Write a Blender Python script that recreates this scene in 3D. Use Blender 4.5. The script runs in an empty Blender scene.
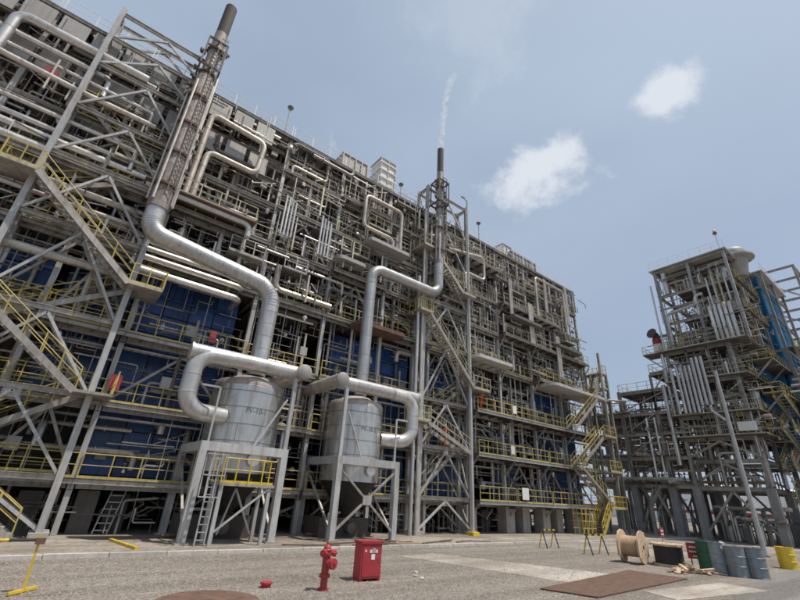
import bpy, math, random
from mathutils import Vector, Matrix
R = math.radians
random.seed(7)
scene = bpy.context.scene
C = scene.collection

# ------------------------------------------------------------------ camera, sky, sun, exposure
cam_d = bpy.data.cameras.new('camera'); cam = bpy.data.objects.new('camera', cam_d); C.objects.link(cam)
cam_d.sensor_width = 36.0; cam_d.lens = 36.0 * 414 / 800; cam_d.clip_start = 0.1; cam_d.clip_end = 3000
CR = Matrix(((0.78496271, -0.30046447, -0.54180684), (-0.61717068, -0.30277342, -0.7262428), (0.05416545, 0.90446081, -0.4231037)))
cam.matrix_world = Matrix.Translation((0, 0, 2.6)) @ CR.to_4x4()
scene.camera = cam

SUN_AZ = Vector((0.64, -0.768)); SUN_EL = R(68)
sd = bpy.data.lights.new('sun', 'SUN'); sun = bpy.data.objects.new('sun', sd); C.objects.link(sun)
sd.energy = 4.0; sd.angle = R(1.0); sd.color = (1.0, 0.93, 0.83)
sdir = Vector((SUN_AZ.x * math.cos(SUN_EL), SUN_AZ.y * math.cos(SUN_EL), math.sin(SUN_EL)))
sun.location = sdir * 80; sun.rotation_euler = (-sdir).to_track_quat('-Z', 'Y').to_euler()

world = bpy.data.worlds.new('World'); scene.world = world; world.use_nodes = True
def build_world():
    nt = world.node_tree; N = nt.nodes; K = nt.links; N.clear()
    out = N.new('ShaderNodeOutputWorld'); bg = N.new('ShaderNodeBackground'); K.new(bg.outputs[0], out.inputs[0])
    sky = N.new('ShaderNodeTexSky'); sky.sky_type = 'NISHITA'; sky.sun_disc = False
    sky.sun_elevation = SUN_EL; sky.sun_rotation = math.atan2(SUN_AZ.x, SUN_AZ.y)
    sky.air_density = 1.0; sky.dust_density = 3.0; sky.ozone_density = 1.6; sky.altitude = 0
    tc = N.new('ShaderNodeTexCoord')
    # thin high veil of cloud over the whole sky
    mp = N.new('ShaderNodeMapping'); mp.inputs['Scale'].default_value = (1.3, 1.3, 3.0); K.new(tc.outputs['Generated'], mp.inputs[0])
    nz = N.new('ShaderNodeTexNoise'); nz.inputs['Scale'].default_value = 1.1; nz.inputs['Detail'].default_value = 4; nz.inputs['Roughness'].default_value = 0.42
    K.new(mp.outputs[0], nz.inputs['Vector'])
    vr = N.new('ShaderNodeMapRange'); vr.inputs['From Min'].default_value = 0.30; vr.inputs['From Max'].default_value = 0.75
    vr.inputs['To Min'].default_value = 0.55; vr.inputs['To Max'].default_value = 0.95; K.new(nz.outputs[0], vr.inputs['Value'])
    veil = N.new('ShaderNodeMix'); veil.data_type = 'RGBA'
    K.new(vr.outputs[0], veil.inputs['Factor']); K.new(sky.outputs[0], veil.inputs[6]); veil.inputs[7].default_value = (4.45, 5.4, 6.7, 1)
    # two small clouds, as directions in the sky
    cn = N.new('ShaderNodeTexNoise'); cn.inputs['Scale'].default_value = 6.0; cn.inputs['Detail'].default_value = 12; cn.inputs['Roughness'].default_value = 0.66; cn.inputs['Distortion'].default_value = 0.15
    K.new(tc.outputs['Generated'], cn.inputs['Vector'])
    prev = veil.outputs[2]
    fwd = CR @ Vector((0, 0, -1))
    for (c0, c1, rad, amp) in CLOUDS:
        a = CR @ Vector((c0[0] - 400, 300 - c0[1], -414)); b = CR @ Vector((c1[0] - 400, 300 - c1[1], -414))
        a.normalize(); b.normalize(); mid = ((a + b) * 0.5).normalized(); ax = (b - a).normalized(); half = (b - a).length / 2
        # elliptical distance round the cloud's own axis
        sub = N.new('ShaderNodeVectorMath'); sub.operation = 'SUBTRACT'; K.new(tc.outputs['Generated'], sub.inputs[0]); sub.inputs[1].default_value = mid
        dt = N.new('ShaderNodeVectorMath'); dt.operation = 'DOT_PRODUCT'; K.new(sub.outputs[0], dt.inputs[0]); dt.inputs[1].default_value = ax
        sc = N.new('ShaderNodeVectorMath'); sc.operation = 'SCALE'; sc.inputs[0].default_value = ax * (1 - rad / half)
        K.new(dt.outputs['Value'], sc.inputs['Scale'])
        s2 = N.new('ShaderNodeVectorMath'); s2.operation = 'SUBTRACT'; K.new(sub.outputs[0], s2.inputs[0]); K.new(sc.outputs[0], s2.inputs[1])
        ln = N.new('ShaderNodeVectorMath'); ln.operation = 'LENGTH'; K.new(s2.outputs[0], ln.inputs[0])
        # r/rad + noise
        dv = N.new('ShaderNodeMath'); dv.operation = 'DIVIDE'; K.new(ln.outputs['Value'], dv.inputs[0]); dv.inputs[1].default_value = rad
        ad = N.new('ShaderNodeMath'); ad.operation = 'MULTIPLY_ADD'; K.new(cn.outputs[0], ad.inputs[0]); ad.inputs[1].default_value = 4.4; ad.inputs[2].default_value = -2.2
        sm = N.new('ShaderNodeMath'); sm.operation = 'ADD'; K.new(dv.outputs[0], sm.inputs[0]); K.new(ad.outputs[0], sm.inputs[1])
        mr = N.new('ShaderNodeMapRange'); mr.interpolation_type = 'SMOOTHSTEP'
        mr.inputs['From Min'].default_value = 1.3; mr.inputs['From Max'].default_value = 0.25; mr.inputs['To Min'].default_value = 0; mr.inputs['To Max'].default_value = amp
        K.new(sm.outputs[0], mr.inputs['Value'])
        mx = N.new('ShaderNodeMix'); mx.data_type = 'RGBA'; K.new(mr.outputs[0], mx.inputs['Factor']); K.new(prev, mx.inputs[6]); mx.inputs[7].default_value = (8.2, 8.5, 8.9, 1)
        prev = mx.outputs[2]
    K.new(prev, bg.inputs['Color']); bg.inputs['Strength'].default_value = 0.10
CLOUDS = [((495, 190), (604, 136), 0.054, 0.72), ((636, 114), (692, 72), 0.046, 0.66), ((400, 20), (560, -10), 0.12, 0.14)]
build_world()
scene.view_settings.view_transform = 'Standard'; scene.view_settings.look = 'None'
scene.view_settings.exposure = 0.08; scene.view_settings.gamma = 1.0; scene.view_settings.use_curve_mapping = False
scene.render.engine = 'CYCLES'; scene.cycles.use_denoising = True; scene.cycles.max_bounces = 6; scene.cycles.filter_width = 1.7
scene.cycles.diffuse_bounces = 3; scene.cycles.glossy_bounces = 3; scene.cycles.volume_bounces = 1

# ------------------------------------------------------------------ materials
def mat(name, col, rough=0.6, metal=0.0, var=0.25, grime=(0.10, 0.085, 0.07), gamt=0.35, scale=1.2, rnd=0.12, bump=0.0, spec=0.5):
    """weathered surface: world-space mottling, vertical streaks of dirt, a little difference from piece to piece"""
    m = bpy.data.materials.new(name); m.use_nodes = True; nt = m.node_tree; N = nt.nodes; K = nt.links
    b = N['Principled BSDF']; b.inputs['Metallic'].default_value = metal; b.inputs['Specular IOR Level'].default_value = spec
    g = N.new('ShaderNodeNewGeometry')
    n1 = N.new('ShaderNodeTexNoise'); n1.inputs['Scale'].default_value = scale; n1.inputs['Detail'].default_value = 6; n1.inputs['Roughness'].default_value = 0.65
    K.new(g.outputs['Position'], n1.inputs['Vector'])
    mp = N.new('ShaderNodeMapping'); mp.inputs['Scale'].default_value = (3.2, 3.2, 0.28); K.new(g.outputs['Position'], mp.inputs[0])
    n2 = N.new('ShaderNodeTexNoise'); n2.inputs['Scale'].default_value = 1.7; n2.inputs['Detail'].default_value = 5; K.new(mp.outputs[0], n2.inputs['Vector'])
    oi = N.new('ShaderNodeObjectInfo')
    v = N.new('ShaderNodeMapRange'); v.inputs['From Min'].default_value = 0.25; v.inputs['From Max'].default_value = 0.75
    v.inputs['To Min'].default_value = 1 - var; v.inputs['To Max'].default_value = 1 + var; K.new(n1.outputs[0], v.inputs['Value'])
    r = N.new('ShaderNodeMapRange'); r.inputs['To Min'].default_value = 1 - rnd; r.inputs['To Max'].default_value = 1 + rnd; K.new(oi.outputs['Random'], r.inputs['Value'])
    mu = N.new('ShaderNodeMath'); mu.operation = 'MULTIPLY'; K.new(v.outputs[0], mu.inputs[0]); K.new(r.outputs[0], mu.inputs[1])
    ba = N.new('ShaderNodeVectorMath'); ba.operation = 'SCALE'; ba.inputs[0].default_value = col; K.new(mu.outputs[0], ba.inputs['Scale'])
    gr = N.new('ShaderNodeMapRange'); gr.inputs['From Min'].default_value = 0.48; gr.inputs['From Max'].default_value = 0.72
    gr.inputs['To Min'].default_value = 0.0; gr.inputs['To Max'].default_value = gamt; K.new(n2.outputs[0], gr.inputs['Value'])
    mx = N.new('ShaderNodeMix'); mx.data_type = 'RGBA'; K.new(gr.outputs[0], mx.inputs['Factor']); K.new(ba.outputs[0], mx.inputs[6]); mx.inputs[7].default_value = (*grime, 1)
    K.new(mx.outputs[2], b.inputs['Base Color'])
    rr = N.new('ShaderNodeMapRange'); rr.inputs['To Min'].default_value = max(0.05, rough - 0.12); rr.inputs['To Max'].default_value = min(1, rough + 0.15)
    K.new(n1.outputs[0], rr.inputs['Value']); K.new(rr.outputs[0], b.inputs['Roughness'])
    if bump:
        bp = N.new('ShaderNodeBump'); bp.inputs['Strength'].default_value = bump; bp.inputs['Distance'].default_value = 0.05
        K.new(n1.outputs[0], bp.inputs['Height']); K.new(bp.outputs[0], b.inputs['Normal'])
    return m
M = {}
M['steel'] = mat('galvanised_steel', (0.37, 0.345, 0.31), 0.5, 0.2, 0.34, (0.15, 0.11, 0.08), gamt=0.6)
M['steel_dark'] = mat('weathered_dark_steel', (0.14, 0.125, 0.11), 0.65, 0.1, 0.35, gamt=0.5)  # base set darker so part of the interior shade is in the colour
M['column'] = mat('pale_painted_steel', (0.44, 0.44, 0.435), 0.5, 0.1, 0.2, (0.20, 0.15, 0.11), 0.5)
M['clad'] = mat('aluminium_cladding', (0.66, 0.63, 0.59), 0.36, 0.75, 0.12, (0.20, 0.17, 0.14), 0.35)
M['clad_dull'] = mat('dull_cladding', (0.57, 0.525, 0.47), 0.42, 0.5, 0.28, (0.15, 0.12, 0.10), 0.45)
M['tankskin'] = mat('tank_cladding', (0.55, 0.54, 0.52), 0.26, 0.65, 0.16, (0.25, 0.22, 0.19), 0.5, rnd=0.05)
M['dome'] = mat('rusty_pale_dome', (0.40, 0.36, 0.33), 0.65, 0.2, 0.25, (0.20, 0.11, 0.07), 0.5)
M['whitepipe'] = mat('off_white_pipe', (0.57, 0.555, 0.535), 0.34, 0.5, 0.16, (0.24, 0.20, 0.17), 0.42)
M['rusty'] = mat('rusty_insulation', (0.29, 0.255, 0.23), 0.6, 0.3, 0.55, (0.13, 0.075, 0.05), 0.85, scale=3.2)
M['grimy'] = mat('grimy_grey_insulation', (0.34, 0.325, 0.31), 0.55, 0.35, 0.4, (0.15, 0.11, 0.09), 0.7, scale=3)
M['duct'] = mat('dull_duct_cladding', (0.50, 0.495, 0.485), 0.40, 0.6, 0.16, (0.20, 0.17, 0.14), 0.45)
M['tanpipe'] = mat('tan_weathered_pipe', (0.56, 0.505, 0.435), 0.42, 0.35, 0.25, (0.2, 0.15, 0.11), 0.5)
M['rail_grey'] = mat('galvanised_rail', (0.40, 0.40, 0.38), 0.5, 0.3, 0.2)
M['grit'] = mat('gravel_stone', (0.33, 0.30, 0.268), 0.95, 0, 0.5, gamt=0.3, scale=9)
M['rust'] = mat('brown_rust', (0.15, 0.09, 0.065), 0.85, 0.1, 0.35, (0.07, 0.04, 0.03), 0.6, scale=2.5)
M['soot'] = mat('sooty_steel', (0.09, 0.075, 0.065), 0.8, 0.1, 0.3)
M['yellow'] = mat('faded_yellow_paint', (0.49, 0.385, 0.095), 0.55, 0, 0.25, (0.22, 0.18, 0.12), 0.6)
M['yellow_strong'] = mat('yellow_paint', (0.68, 0.48, 0.03), 0.5, 0, 0.18, (0.20, 0.14, 0.06), 0.4)
M['cream'] = mat('pale_cream_rail', (0.50, 0.46, 0.30), 0.55, 0, 0.25, (0.22, 0.18, 0.12), 0.5)
M['blue'] = mat('blue_painted_panel', (0.022, 0.080, 0.25), 0.36, 0.0, 0.35, (0.02, 0.025, 0.045), 0.75, rnd=0.32)
M['blue_bright'] = mat('bright_blue_paint', (0.015, 0.17, 0.36), 0.45, 0.0, 0.2, (0.02, 0.05, 0.10), 0.4)
M['deck'] = mat('grating_deck', (0.14, 0.13, 0.12), 0.8, 0.1, 0.25, gamt=0.5)  # darkened base carries some of the shade inside the building
M['soffit'] = mat('pale_soffit_sheet', (0.50, 0.49, 0.47), 0.6, 0.1, 0.15, (0.20, 0.16, 0.13), 0.4)
M['panel'] = mat('grey_cladding_panel', (0.36, 0.345, 0.325), 0.6, 0.15, 0.12, (0.18, 0.15, 0.13), 0.35)
M['brownbox'] = mat('brown_grey_casing', (0.105, 0.09, 0.08), 0.7, 0.1, 0.35, gamt=0.5)  # interior shade deepened through this low base colour
M['black'] = mat('black_steel', (0.018, 0.018, 0.02), 0.6, 0, 0.3, gamt=0.2)
M['red'] = mat('red_enamel', (0.40, 0.035, 0.045), 0.5, 0, 0.25, (0.22, 0.06, 0.045), 0.6, scale=5, bump=0.15)
M['red_sign'] = mat('red_sign_sheet', (0.33, 0.035, 0.045), 0.55, 0, 0.2, (0.2, 0.06, 0.05), gamt=0.4)
M['white'] = mat('white_paint', (0.72, 0.72, 0.70), 0.5, 0, 0.08, (0.35, 0.32, 0.28), 0.25)
M['ink'] = mat('black_lettering', (0.10, 0.10, 0.105), 0.6, 0, 0.1, gamt=0.1)
M['concrete'] = mat('concrete', (0.36, 0.33, 0.29), 0.9, 0, 0.2, (0.18, 0.15, 0.12), 0.4, bump=0.3)
M['fireproof'] = mat('grey_fireproofing', (0.26, 0.26, 0.26), 0.9, 0, 0.2, (0.13, 0.12, 0.11), 0.4, bump=0.2)
M['kerb'] = mat('pale_kerb_concrete', (0.50, 0.47, 0.43), 0.9, 0, 0.2, (0.25, 0.21, 0.17), 0.5, scale=3)
M['green'] = mat('green_drum_paint', (0.012, 0.085, 0.05), 0.45, 0, 0.15, (0.03, 0.05, 0.03), 0.4)
M['drumgrey'] = mat('blue_grey_drum_paint', (0.20, 0.24, 0.26), 0.5, 0.1, 0.3, (0.17, 0.11, 0.08), 0.6, scale=4, bump=0.25)
M['wood'] = mat('pale_spool_wood', (0.56, 0.42, 0.29), 0.8, 0, 0.18, (0.30, 0.20, 0.12), 0.4, scale=4)
M['woodbrown'] = mat('brown_wood', (0.46, 0.31, 0.20), 0.8, 0, 0.2, (0.2, 0.12, 0.07), 0.4, scale=4)
M['orange'] = mat('orange_coverall', (0.62, 0.12, 0.035), 0.85, 0, 0.12, gamt=0.1)
M['skin'] = mat('skin', (0.38, 0.22, 0.15), 0.6, 0, 0.05, gamt=0.0)
M['stone'] = mat('pale_stone', (0.42, 0.39, 0.35), 0.9, 0, 0.25, rnd=0.3)
M['glass'] = mat('lamp_globe', (0.75, 0.75, 0.74), 0.25, 0, 0.05, gamt=0.05)

def ground_mat(name, c1, c2, c3, s, bump, patch=(0.5, 0.62)):
    m = bpy.data.materials.new(name); m.use_nodes = True; nt = m.node_tree; N = nt.nodes; K = nt.links
    b = N['Principled BSDF']; b.inputs['Roughness'].default_value = 0.95; b.inputs['Specular IOR Level'].default_value = 0.2
    g = N.new('ShaderNodeNewGeometry')
    vo = N.new('ShaderNodeTexVoronoi'); vo.inputs['Scale'].default_value = s; K.new(g.outputs['Position'], vo.inputs['Vector'])
    cr = N.new('ShaderNodeValToRGB'); e = cr.color_ramp.elements
    e[0].color = (*c1, 1); e[1].color = (*c2, 1); e[0].position = 0.15; e[1].position = 0.85
    sep = N.new('ShaderNodeSeparateColor'); K.new(vo.outputs['Color'], sep.inputs[0]); K.new(sep.outputs[0], cr.inputs[0])
    nz = N.new('ShaderNodeTexNoise'); nz.inputs['Scale'].default_value = 0.22; nz.inputs['Detail'].default_value = 8; nz.inputs['Roughness'].default_value = 0.6
    K.new(g.outputs['Position'], nz.inputs['Vector'])
    mr = N.new('ShaderNodeMapRange'); mr.inputs['From Min'].default_value = patch[0]; mr.inputs['From Max'].default_value = patch[1]; mr.inputs['To Max'].default_value = 0.55
    K.new(nz.outputs[0], mr.inputs['Value'])
    mx = N.new('ShaderNodeMix'); mx.data_type = 'RGBA'; K.new(mr.outputs[0], mx.inputs['Factor']); K.new(cr.outputs[0], mx.inputs[6]); mx.inputs[7].default_value = (*c3, 1)
    n3 = N.new('ShaderNodeTexNoise'); n3.inputs['Scale'].default_value = 2.3; n3.inputs['Detail'].default_value = 9; n3.inputs['Roughness'].default_value = 0.75; K.new(g.outputs['Position'], n3.inputs['Vector'])
    m3 = N.new('ShaderNodeMapRange'); m3.inputs['From Min'].default_value = 0.25; m3.inputs['From Max'].default_value = 0.75; m3.inputs['To Min'].default_value = 0.72; m3.inputs['To Max'].default_value = 1.25; K.new(n3.outputs[0], m3.inputs['Value'])
    sc = N.new('ShaderNodeVectorMath'); sc.operation = 'SCALE'; K.new(mx.outputs[2], sc.inputs[0]); K.new(m3.outputs[0], sc.inputs['Scale'])
    mt = N.new('ShaderNodeMapping'); mt.inputs['Rotation'].default_value = (0, 0, R(14)); mt.inputs['Scale'].default_value = (0.05, 0.9, 1); K.new(g.outputs['Position'], mt.inputs[0])
    n4 = N.new('ShaderNodeTexNoise'); n4.inputs['Scale'].default_value = 1.0; n4.inputs['Detail'].default_value = 5; n4.inputs['Distortion'].default_value = 0.4; K.new(mt.outputs[0], n4.inputs['Vector'])
    m4 = N.new('ShaderNodeMapRange'); m4.inputs['From Min'].default_value = 0.38; m4.inputs['From Max'].default_value = 0.62; m4.inputs['To Min'].default_value = 0.80; m4.inputs['To Max'].default_value = 1.12; K.new(n4.outputs[0], m4.inputs['Value'])
    s4 = N.new('ShaderNodeVectorMath'); s4.operation = 'SCALE'; K.new(sc.outputs[0], s4.inputs[0]); K.new(m4.outputs[0], s4.inputs['Scale'])
    K.new(s4.outputs[0], b.inputs['Base Color'])
    bp = N.new('ShaderNodeBump'); bp.inputs['Strength'].default_value = bump; bp.inputs['Distance'].default_value = 0.04
    K.new(vo.outputs['Distance'], bp.inputs['Height']); bp.invert = True; K.new(bp.outputs[0], b.inputs['Normal'])
    return m
M['gravel'] = ground_mat('gravel_ground', (0.165, 0.142, 0.12), (0.385, 0.342, 0.298), (0.235, 0.195, 0.158), 28, 0.9)
M['asphalt'] = ground_mat('worn_asphalt', (0.15, 0.14, 0.13), (0.27, 0.255, 0.24), (0.20, 0.17, 0.14), 30, 0.3)
M['apron'] = ground_mat('concrete_apron', (0.25, 0.22, 0.185), (0.36, 0.32, 0.275), (0.16, 0.13, 0.10), 9, 0.15, (0.46, 0.6))
M['slab'] = ground_mat('concrete_slab_ground', (0.36, 0.325, 0.285), (0.43, 0.39, 0.345), (0.26, 0.22, 0.18), 12, 0.15, (0.44, 0.58))

# ------------------------------------------------------------------ mesh builder
class MB:
    def __init__(s): s.v = []; s.f = []
    def _add(s, vs, fs):
        o = len(s.v); s.v += [tuple(p) for p in vs]; s.f += [tuple(i + o for i in f) for f in fs]; return s
    def box(s, x0, x1, y0, y1, z0, z1):
        return s._add([(x0, y0, z0), (x1, y0, z0), (x1, y1, z0), (x0, y1, z0), (x0, y0, z1), (x1, y0, z1), (x1, y1, z1), (x0, y1, z1)],
                      [(0, 3, 2, 1), (4, 5, 6, 7), (0, 1, 5, 4), (1, 2, 6, 5), (2, 3, 7, 6), (3, 0, 4, 7)])
    def frame(s, d, up=None):
        d = d.normalized(); up = Vector(up) if up else (Vector((0, 0, 1)) if abs(d.z) < 0.95 else Vector((0, 1, 0)))
        a = d.cross(up).normalized(); return a, a.cross(d).normalized()
    def profile(s, p, q, prof, up=None):
        p = Vector(p); q = Vector(q); a, b = s.frame(q - p, up); n = len(prof)
        vs = [p + a * x + b * y for x, y in prof] + [q + a * x + b * y for x, y in prof]
        return s._add(vs, [(i, (i + 1) % n, n + (i + 1) % n, n + i) for i in range(n)] + [tuple(range(n - 1, -1, -1)), tuple(range(n, 2 * n))])
    def bar(s, p, q, w, h=None, up=None):
        h = w if h is None else h
        return s.profile(p, q, [(-w / 2, -h / 2), (w / 2, -h / 2), (w / 2, h / 2), (-w / 2, h / 2)], up)
    def ibeam(s, p, q, w, h, t=0.03, up=None):
        x, y, k = w / 2, h / 2, t
        return s.profile(p, q, [(-x, -y), (x, -y), (x, -y + k), (k / 2, -y + k), (k / 2, y - k), (x, y - k), (x, y), (-x, y), (-x, y - k), (-k / 2, y - k), (-k / 2, -y + k), (-x, -y + k)], up)
    def angle(s, p, q, w, t=0.02, up=None):
        return s.profile(p, q, [(0, 0), (w, 0), (w, t), (t, t), (t, w), (0, w)], up)
    def tube(s, pts, r, n=10, bend=None, steps=5, cap=True):
        pts = [Vector(p) for p in pts]
        if bend: pts = fillet(pts, bend, steps)
        d0 = (pts[1] - pts[0]).normalized(); a, b = s.frame(d0); rings = []
        for i, p in enumerate(pts):
            if i == 0: d = d0
            elif i == len(pts) - 1: d = (p - pts[i - 1]).normalized()
            else: d = ((p - pts[i - 1]).normalized() + (pts[i + 1] - p).normalized()).normalized()
            a = (a - d * a.dot(d)).normalized(); b = d.cross(a)
            rr = r[i] if isinstance(r, (list, tuple)) else r
            rings.append([p + (a * math.cos(2 * math.pi * k / n) + b * math.sin(2 * math.pi * k / n)) * rr for k in range(n)])
        vs = [v for g in rings for v in g]
        fs = [(i * n + k, i * n + (k + 1) % n, (i + 1) * n + (k + 1) % n, (i + 1) * n + k) for i in range(len(rings) - 1) for k in range(n)]
        if cap: fs += [tuple(range(n - 1, -1, -1)), tuple(range((len(rings) - 1) * n, len(rings) * n))]
        return s._add(vs, fs)
    def lathe(s, c, prof, n=24, axis='z'):
        c = Vector(c); vs = []
        for r, h in prof:
            for k in range(n):
                t = 2 * math.pi * k / n; x, y = r * math.cos(t), r * math.sin(t)
                vs.append(c + (Vector((x, y, h)) if axis == 'z' else Vector((x, h, y)) if axis == 'y' else Vector((h, x, y))))
        m = len(prof); flip = axis == 'y'
        fs = [(i * n + k, i * n + (k + 1) % n, (i + 1) * n + (k + 1) % n, (i + 1) * n + k) for i in range(m - 1) for k in range(n)]
        fs += [tuple(range(n - 1, -1, -1)), tuple(range((m - 1) * n, m * n))]
        if flip: fs = [tuple(reversed(f)) for f in fs]
        return s._add(vs, fs)
    def mesh(s, name, m, smooth=True):
        me = bpy.data.meshes.new(name); me.from_pydata(s.v, [], s.f); me.materials.append(M[m] if isinstance(m, str) else m)
        if smooth:
            me.polygons.foreach_set('use_smooth', [True] * len(me.polygons)); me.set_sharp_from_angle(angle=R(38))
        me.update(); return me
def fillet(pts, rad, steps):
    out = [pts[0]]
    for i in range(1, len(pts) - 1):
        p, a, b = pts[i], pts[i - 1], pts[i + 1]; u = (a - p); w = (b - p); lu, lw = u.length, w.length; u.normalize(); w.normalize()
        ang = u.angle(w)
        if ang > 3.1: out.append(p); continue
        t = min(rad / math.tan(ang / 2), lu * 0.49, lw * 0.49); rr = t * math.tan(ang / 2)
        c = p + (u + w).normalized() * (rr / math.sin(ang / 2)); s0 = p + u * t - c; s1 = p + w * t - c
        tot = s0.angle(s1); axis = s0.cross(s1).normalized()
        for k in range(steps + 1): out.append(c + Matrix.Rotation(tot * k / steps, 3, axis) @ s0)
    out.append(pts[-1]); return out

def thing(name, label, cat, loc=(0, 0, 0), group=None):
    o = bpy.data.objects.new(name, None); C.objects.link(o); o.location = loc; o.empty_display_size = 0.3
    o['label'] = label; o['category'] = cat
    if group: o['group'] = group
    return o
WL = {}
def part(mb, name, m, parent, label=None, smooth=True):
    """mesh in world coordinates, child of a thing or of a part"""
    me = mb if isinstance(mb, bpy.types.Mesh) else mb.mesh(name, m, smooth)
    o = bpy.data.objects.new(name, me); C.objects.link(o); o.parent = parent
    o.location = -parent.location if parent.parent is None and parent.type == 'EMPTY' else (0, 0, 0)
    if label: o['label'] = label
    return o
def inst(me, name, parent, loc, rot=(0, 0, 0)):
    """shared mesh placed at a world position under a thing or one of its parts"""
    o = bpy.data.objects.new(name, me); C.objects.link(o); o.parent = parent
    base = Vector(parent.location) if parent.parent is None else Vector((0, 0, 0))
    o.location = Vector(loc) - base; o.rotation_euler = rot; return o
def struct(mb, name, m, kind='structure', smooth=False):
    o = bpy.data.objects.new(name, mb.mesh(name, m, smooth)); C.objects.link(o); o['kind'] = kind; return o
def single(mb, name, m, label, cat, group=None):
    """one-mesh thing, origin at its base"""
    xs = [v[0] for v in mb.v]; ys = [v[1] for v in mb.v]; zs = [v[2] for v in mb.v]
    b = Vector(((min(xs) + max(xs)) / 2, (min(ys) + max(ys)) / 2, min(zs))); mb.v = [tuple(Vector(v) - b) for v in mb.v]
    o = bpy.data.objects.new(name, mb.mesh(name, m)); C.objects.link(o); o.location = b; o['label'] = label; o['category'] = cat
    if group: o['group'] = group
    return o
def lerp(a, b, t): return a + (b - a) * t

# ------------------------------------------------------------------ ground
def sheet(poly, z, name, m, rough=0.0):
    if rough:                                                     # ragged, worn outline
        q = []; jr = random.Random(len(q) + int(poly[0][0] * 10))
        for i, p in enumerate(poly):
            n_ = poly[(i + 1) % len(poly)]; L = math.dist(p, n_); k = max(1, min(160, int(L / .25)))
            for j in range(k): q.append((lerp(p[0], n_[0], j / k) + jr.uniform(-rough, rough), lerp(p[1], n_[1], j / k) + jr.uniform(-rough, rough)))
        poly = q
    mb = MB(); mb._add([(x, y, z) for x, y in poly], [tuple(range(len(poly)))]); return struct(mb, name, m)
sheet([(-900, -900), (1500, -900), (1500, 1500), (-900, 1500)], 0, 'ground', 'gravel')
ap = MB(); ap.box(-40, 74, 20.1, 44, -0.3, 0.07); struct(ap, 'building_apron', 'apron')
sheet([(13.9, 17.3), (16.3, 17.8), (20.6, 9.6), (16.4, 9.2)], 0.006, 'concrete_path', 'slab', .07)
sheet([(17.4, 8.3), (22.9, 7.7), (23.0, 6.1), (17.0, 7.0)], 0.010, 'concrete_slab', 'slab', .05)
sheet([(-40, 5.2), (16.5, 5.8), (20, 6.4), (24, 7.4), (34, 7.6), (120, 7.2), (400, 7), (400, -60), (-40, -60)], 0.005, 'road', 'asphalt', .12)
sheet([(30, 11.5), (120, 10.5), (120, 19.6), (28, 19.6)], 0.004, 'yard_pavement', 'apron', .15)
kb = bpy.data.objects.new('kerb', None); C.objects.link(kb); kb['kind'] = 'structure'
kx = -24.0
while kx < 58:
    L = 1.9; j = random.uniform(-0.012, 0.012)
    part(MB().box(kx, kx + L - 0.03, 19.86 + j, 20.08 + j, -0.1, 0.12 + random.uniform(-0.012, 0.012)), 'kerb_stone', 'kerb', kb, smooth=False); kx += L
# loose stones on the gravel
def gravel():
    mb = MB(); rng = random.Random(3)
    for _ in range(26000):
        y = 8.2 + 11.6 * rng.random() ** 0.8; x = -2 + y * rng.uniform(-0.15, 2.0) ; 
        if x > 34: continue
        s = rng.uniform(0.010, 0.03) * (1.6 if rng.random() < 0.05 else 1); a = rng.uniform(0, 6.28)
        c, d = math.cos(a) * s, math.sin(a) * s
        mb._add([(x + c, y + d, 0), (x - d, y + c, 0), (x - c * rng.uniform(.6, 1.2), y - d, 0), (x + d, y - c, 0), (x + c * .2, y + d * .2, s * rng.uniform(.6, 1.2))], [(0, 1, 4), (1, 2, 4), (2, 3, 4), (3, 0, 4)])
    o = bpy.data.objects.new('gravel', mb.mesh('gravel', 'grit', False)); C.objects.link(o); o['kind'] = 'stuff'; o['label'] = 'loose grey gravel spread over the yard'; o['category'] = 'gravel'
gravel()

# ------------------------------------------------------------------ shared small pieces
def shared(fn, name, m): mb = MB(); fn(mb); return mb.mesh(name, m)
TREAD = {}
def tread_mesh(w):
    k = round(w, 2)
    if k not in TREAD: TREAD[k] = MB().box(-0.14, 0.14, -w / 2, w / 2, -0.03, 0.0).mesh('tread', 'steel', False)
    return TREAD[k]
def valve_mesh():
    b = MB(); b.lathe((0, 0, 0), [(0.09, -0.2), (0.14, -0.2), (0.14, -0.16), (0.08, -0.15), (0.11, 0), (0.08, 0.15), (0.14, 0.16), (0.14, 0.2), (0.09, 0.2)], 10, 'x')
    b.tube([(0, 0, 0), (0, 0, 0.38)], 0.03, 6); b.lathe((0, 0, 0.38), [(0.12, -0.015), (0.16, 0), (0.12, 0.015)], 12); return b.mesh('valve', 'steel_dark')
VALVE = valve_mesh()
JBOX = MB().box(-0.25, 0.25, -0.12, 0.12, -0.3, 0.3).mesh('junction_box', 'panel', False)
BRKT = MB().box(-0.2, 0.2, -0.08, 0.08, -0.06, 0.06).box(-.05, .05, -.2, .2, -.14, .14).mesh('bracket', 'steel_dark', False)
GLOBE = MB().lathe((0, 0, 0), [(0.02, -0.16), (0.11, -0.13), (0.16, 0), (0.13, 0.1), (0.08, 0.14), (0.06, 0.26), (0.02, 0.3)], 12).mesh('lamp_globe', 'glass')
def railing(parent, p, q, m='yellow', h=1.08, name='railing', toe=True, post=1.25):
    p = Vector(p); q = Vector(q); d = q - p; n = max(1, int(round(d.length / post))); mb = MB(); up = Vector((0, 0, h)); mid = Vector((0, 0, h * 0.53))
    for i in range(n + 1): a = p + d * i / n; mb.bar(a, a + up, 0.05, 0.05)
    mb.tube([p + up, q + up], 0.028, 6); mb.tube([p + mid, q + mid], 0.022, 6)
    if toe:
        t = Vector((0, 0, 0.06)); mb.bar(p + t, q + t, 0.012, 0.11)
    return part(mb, name, m, parent)
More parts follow.
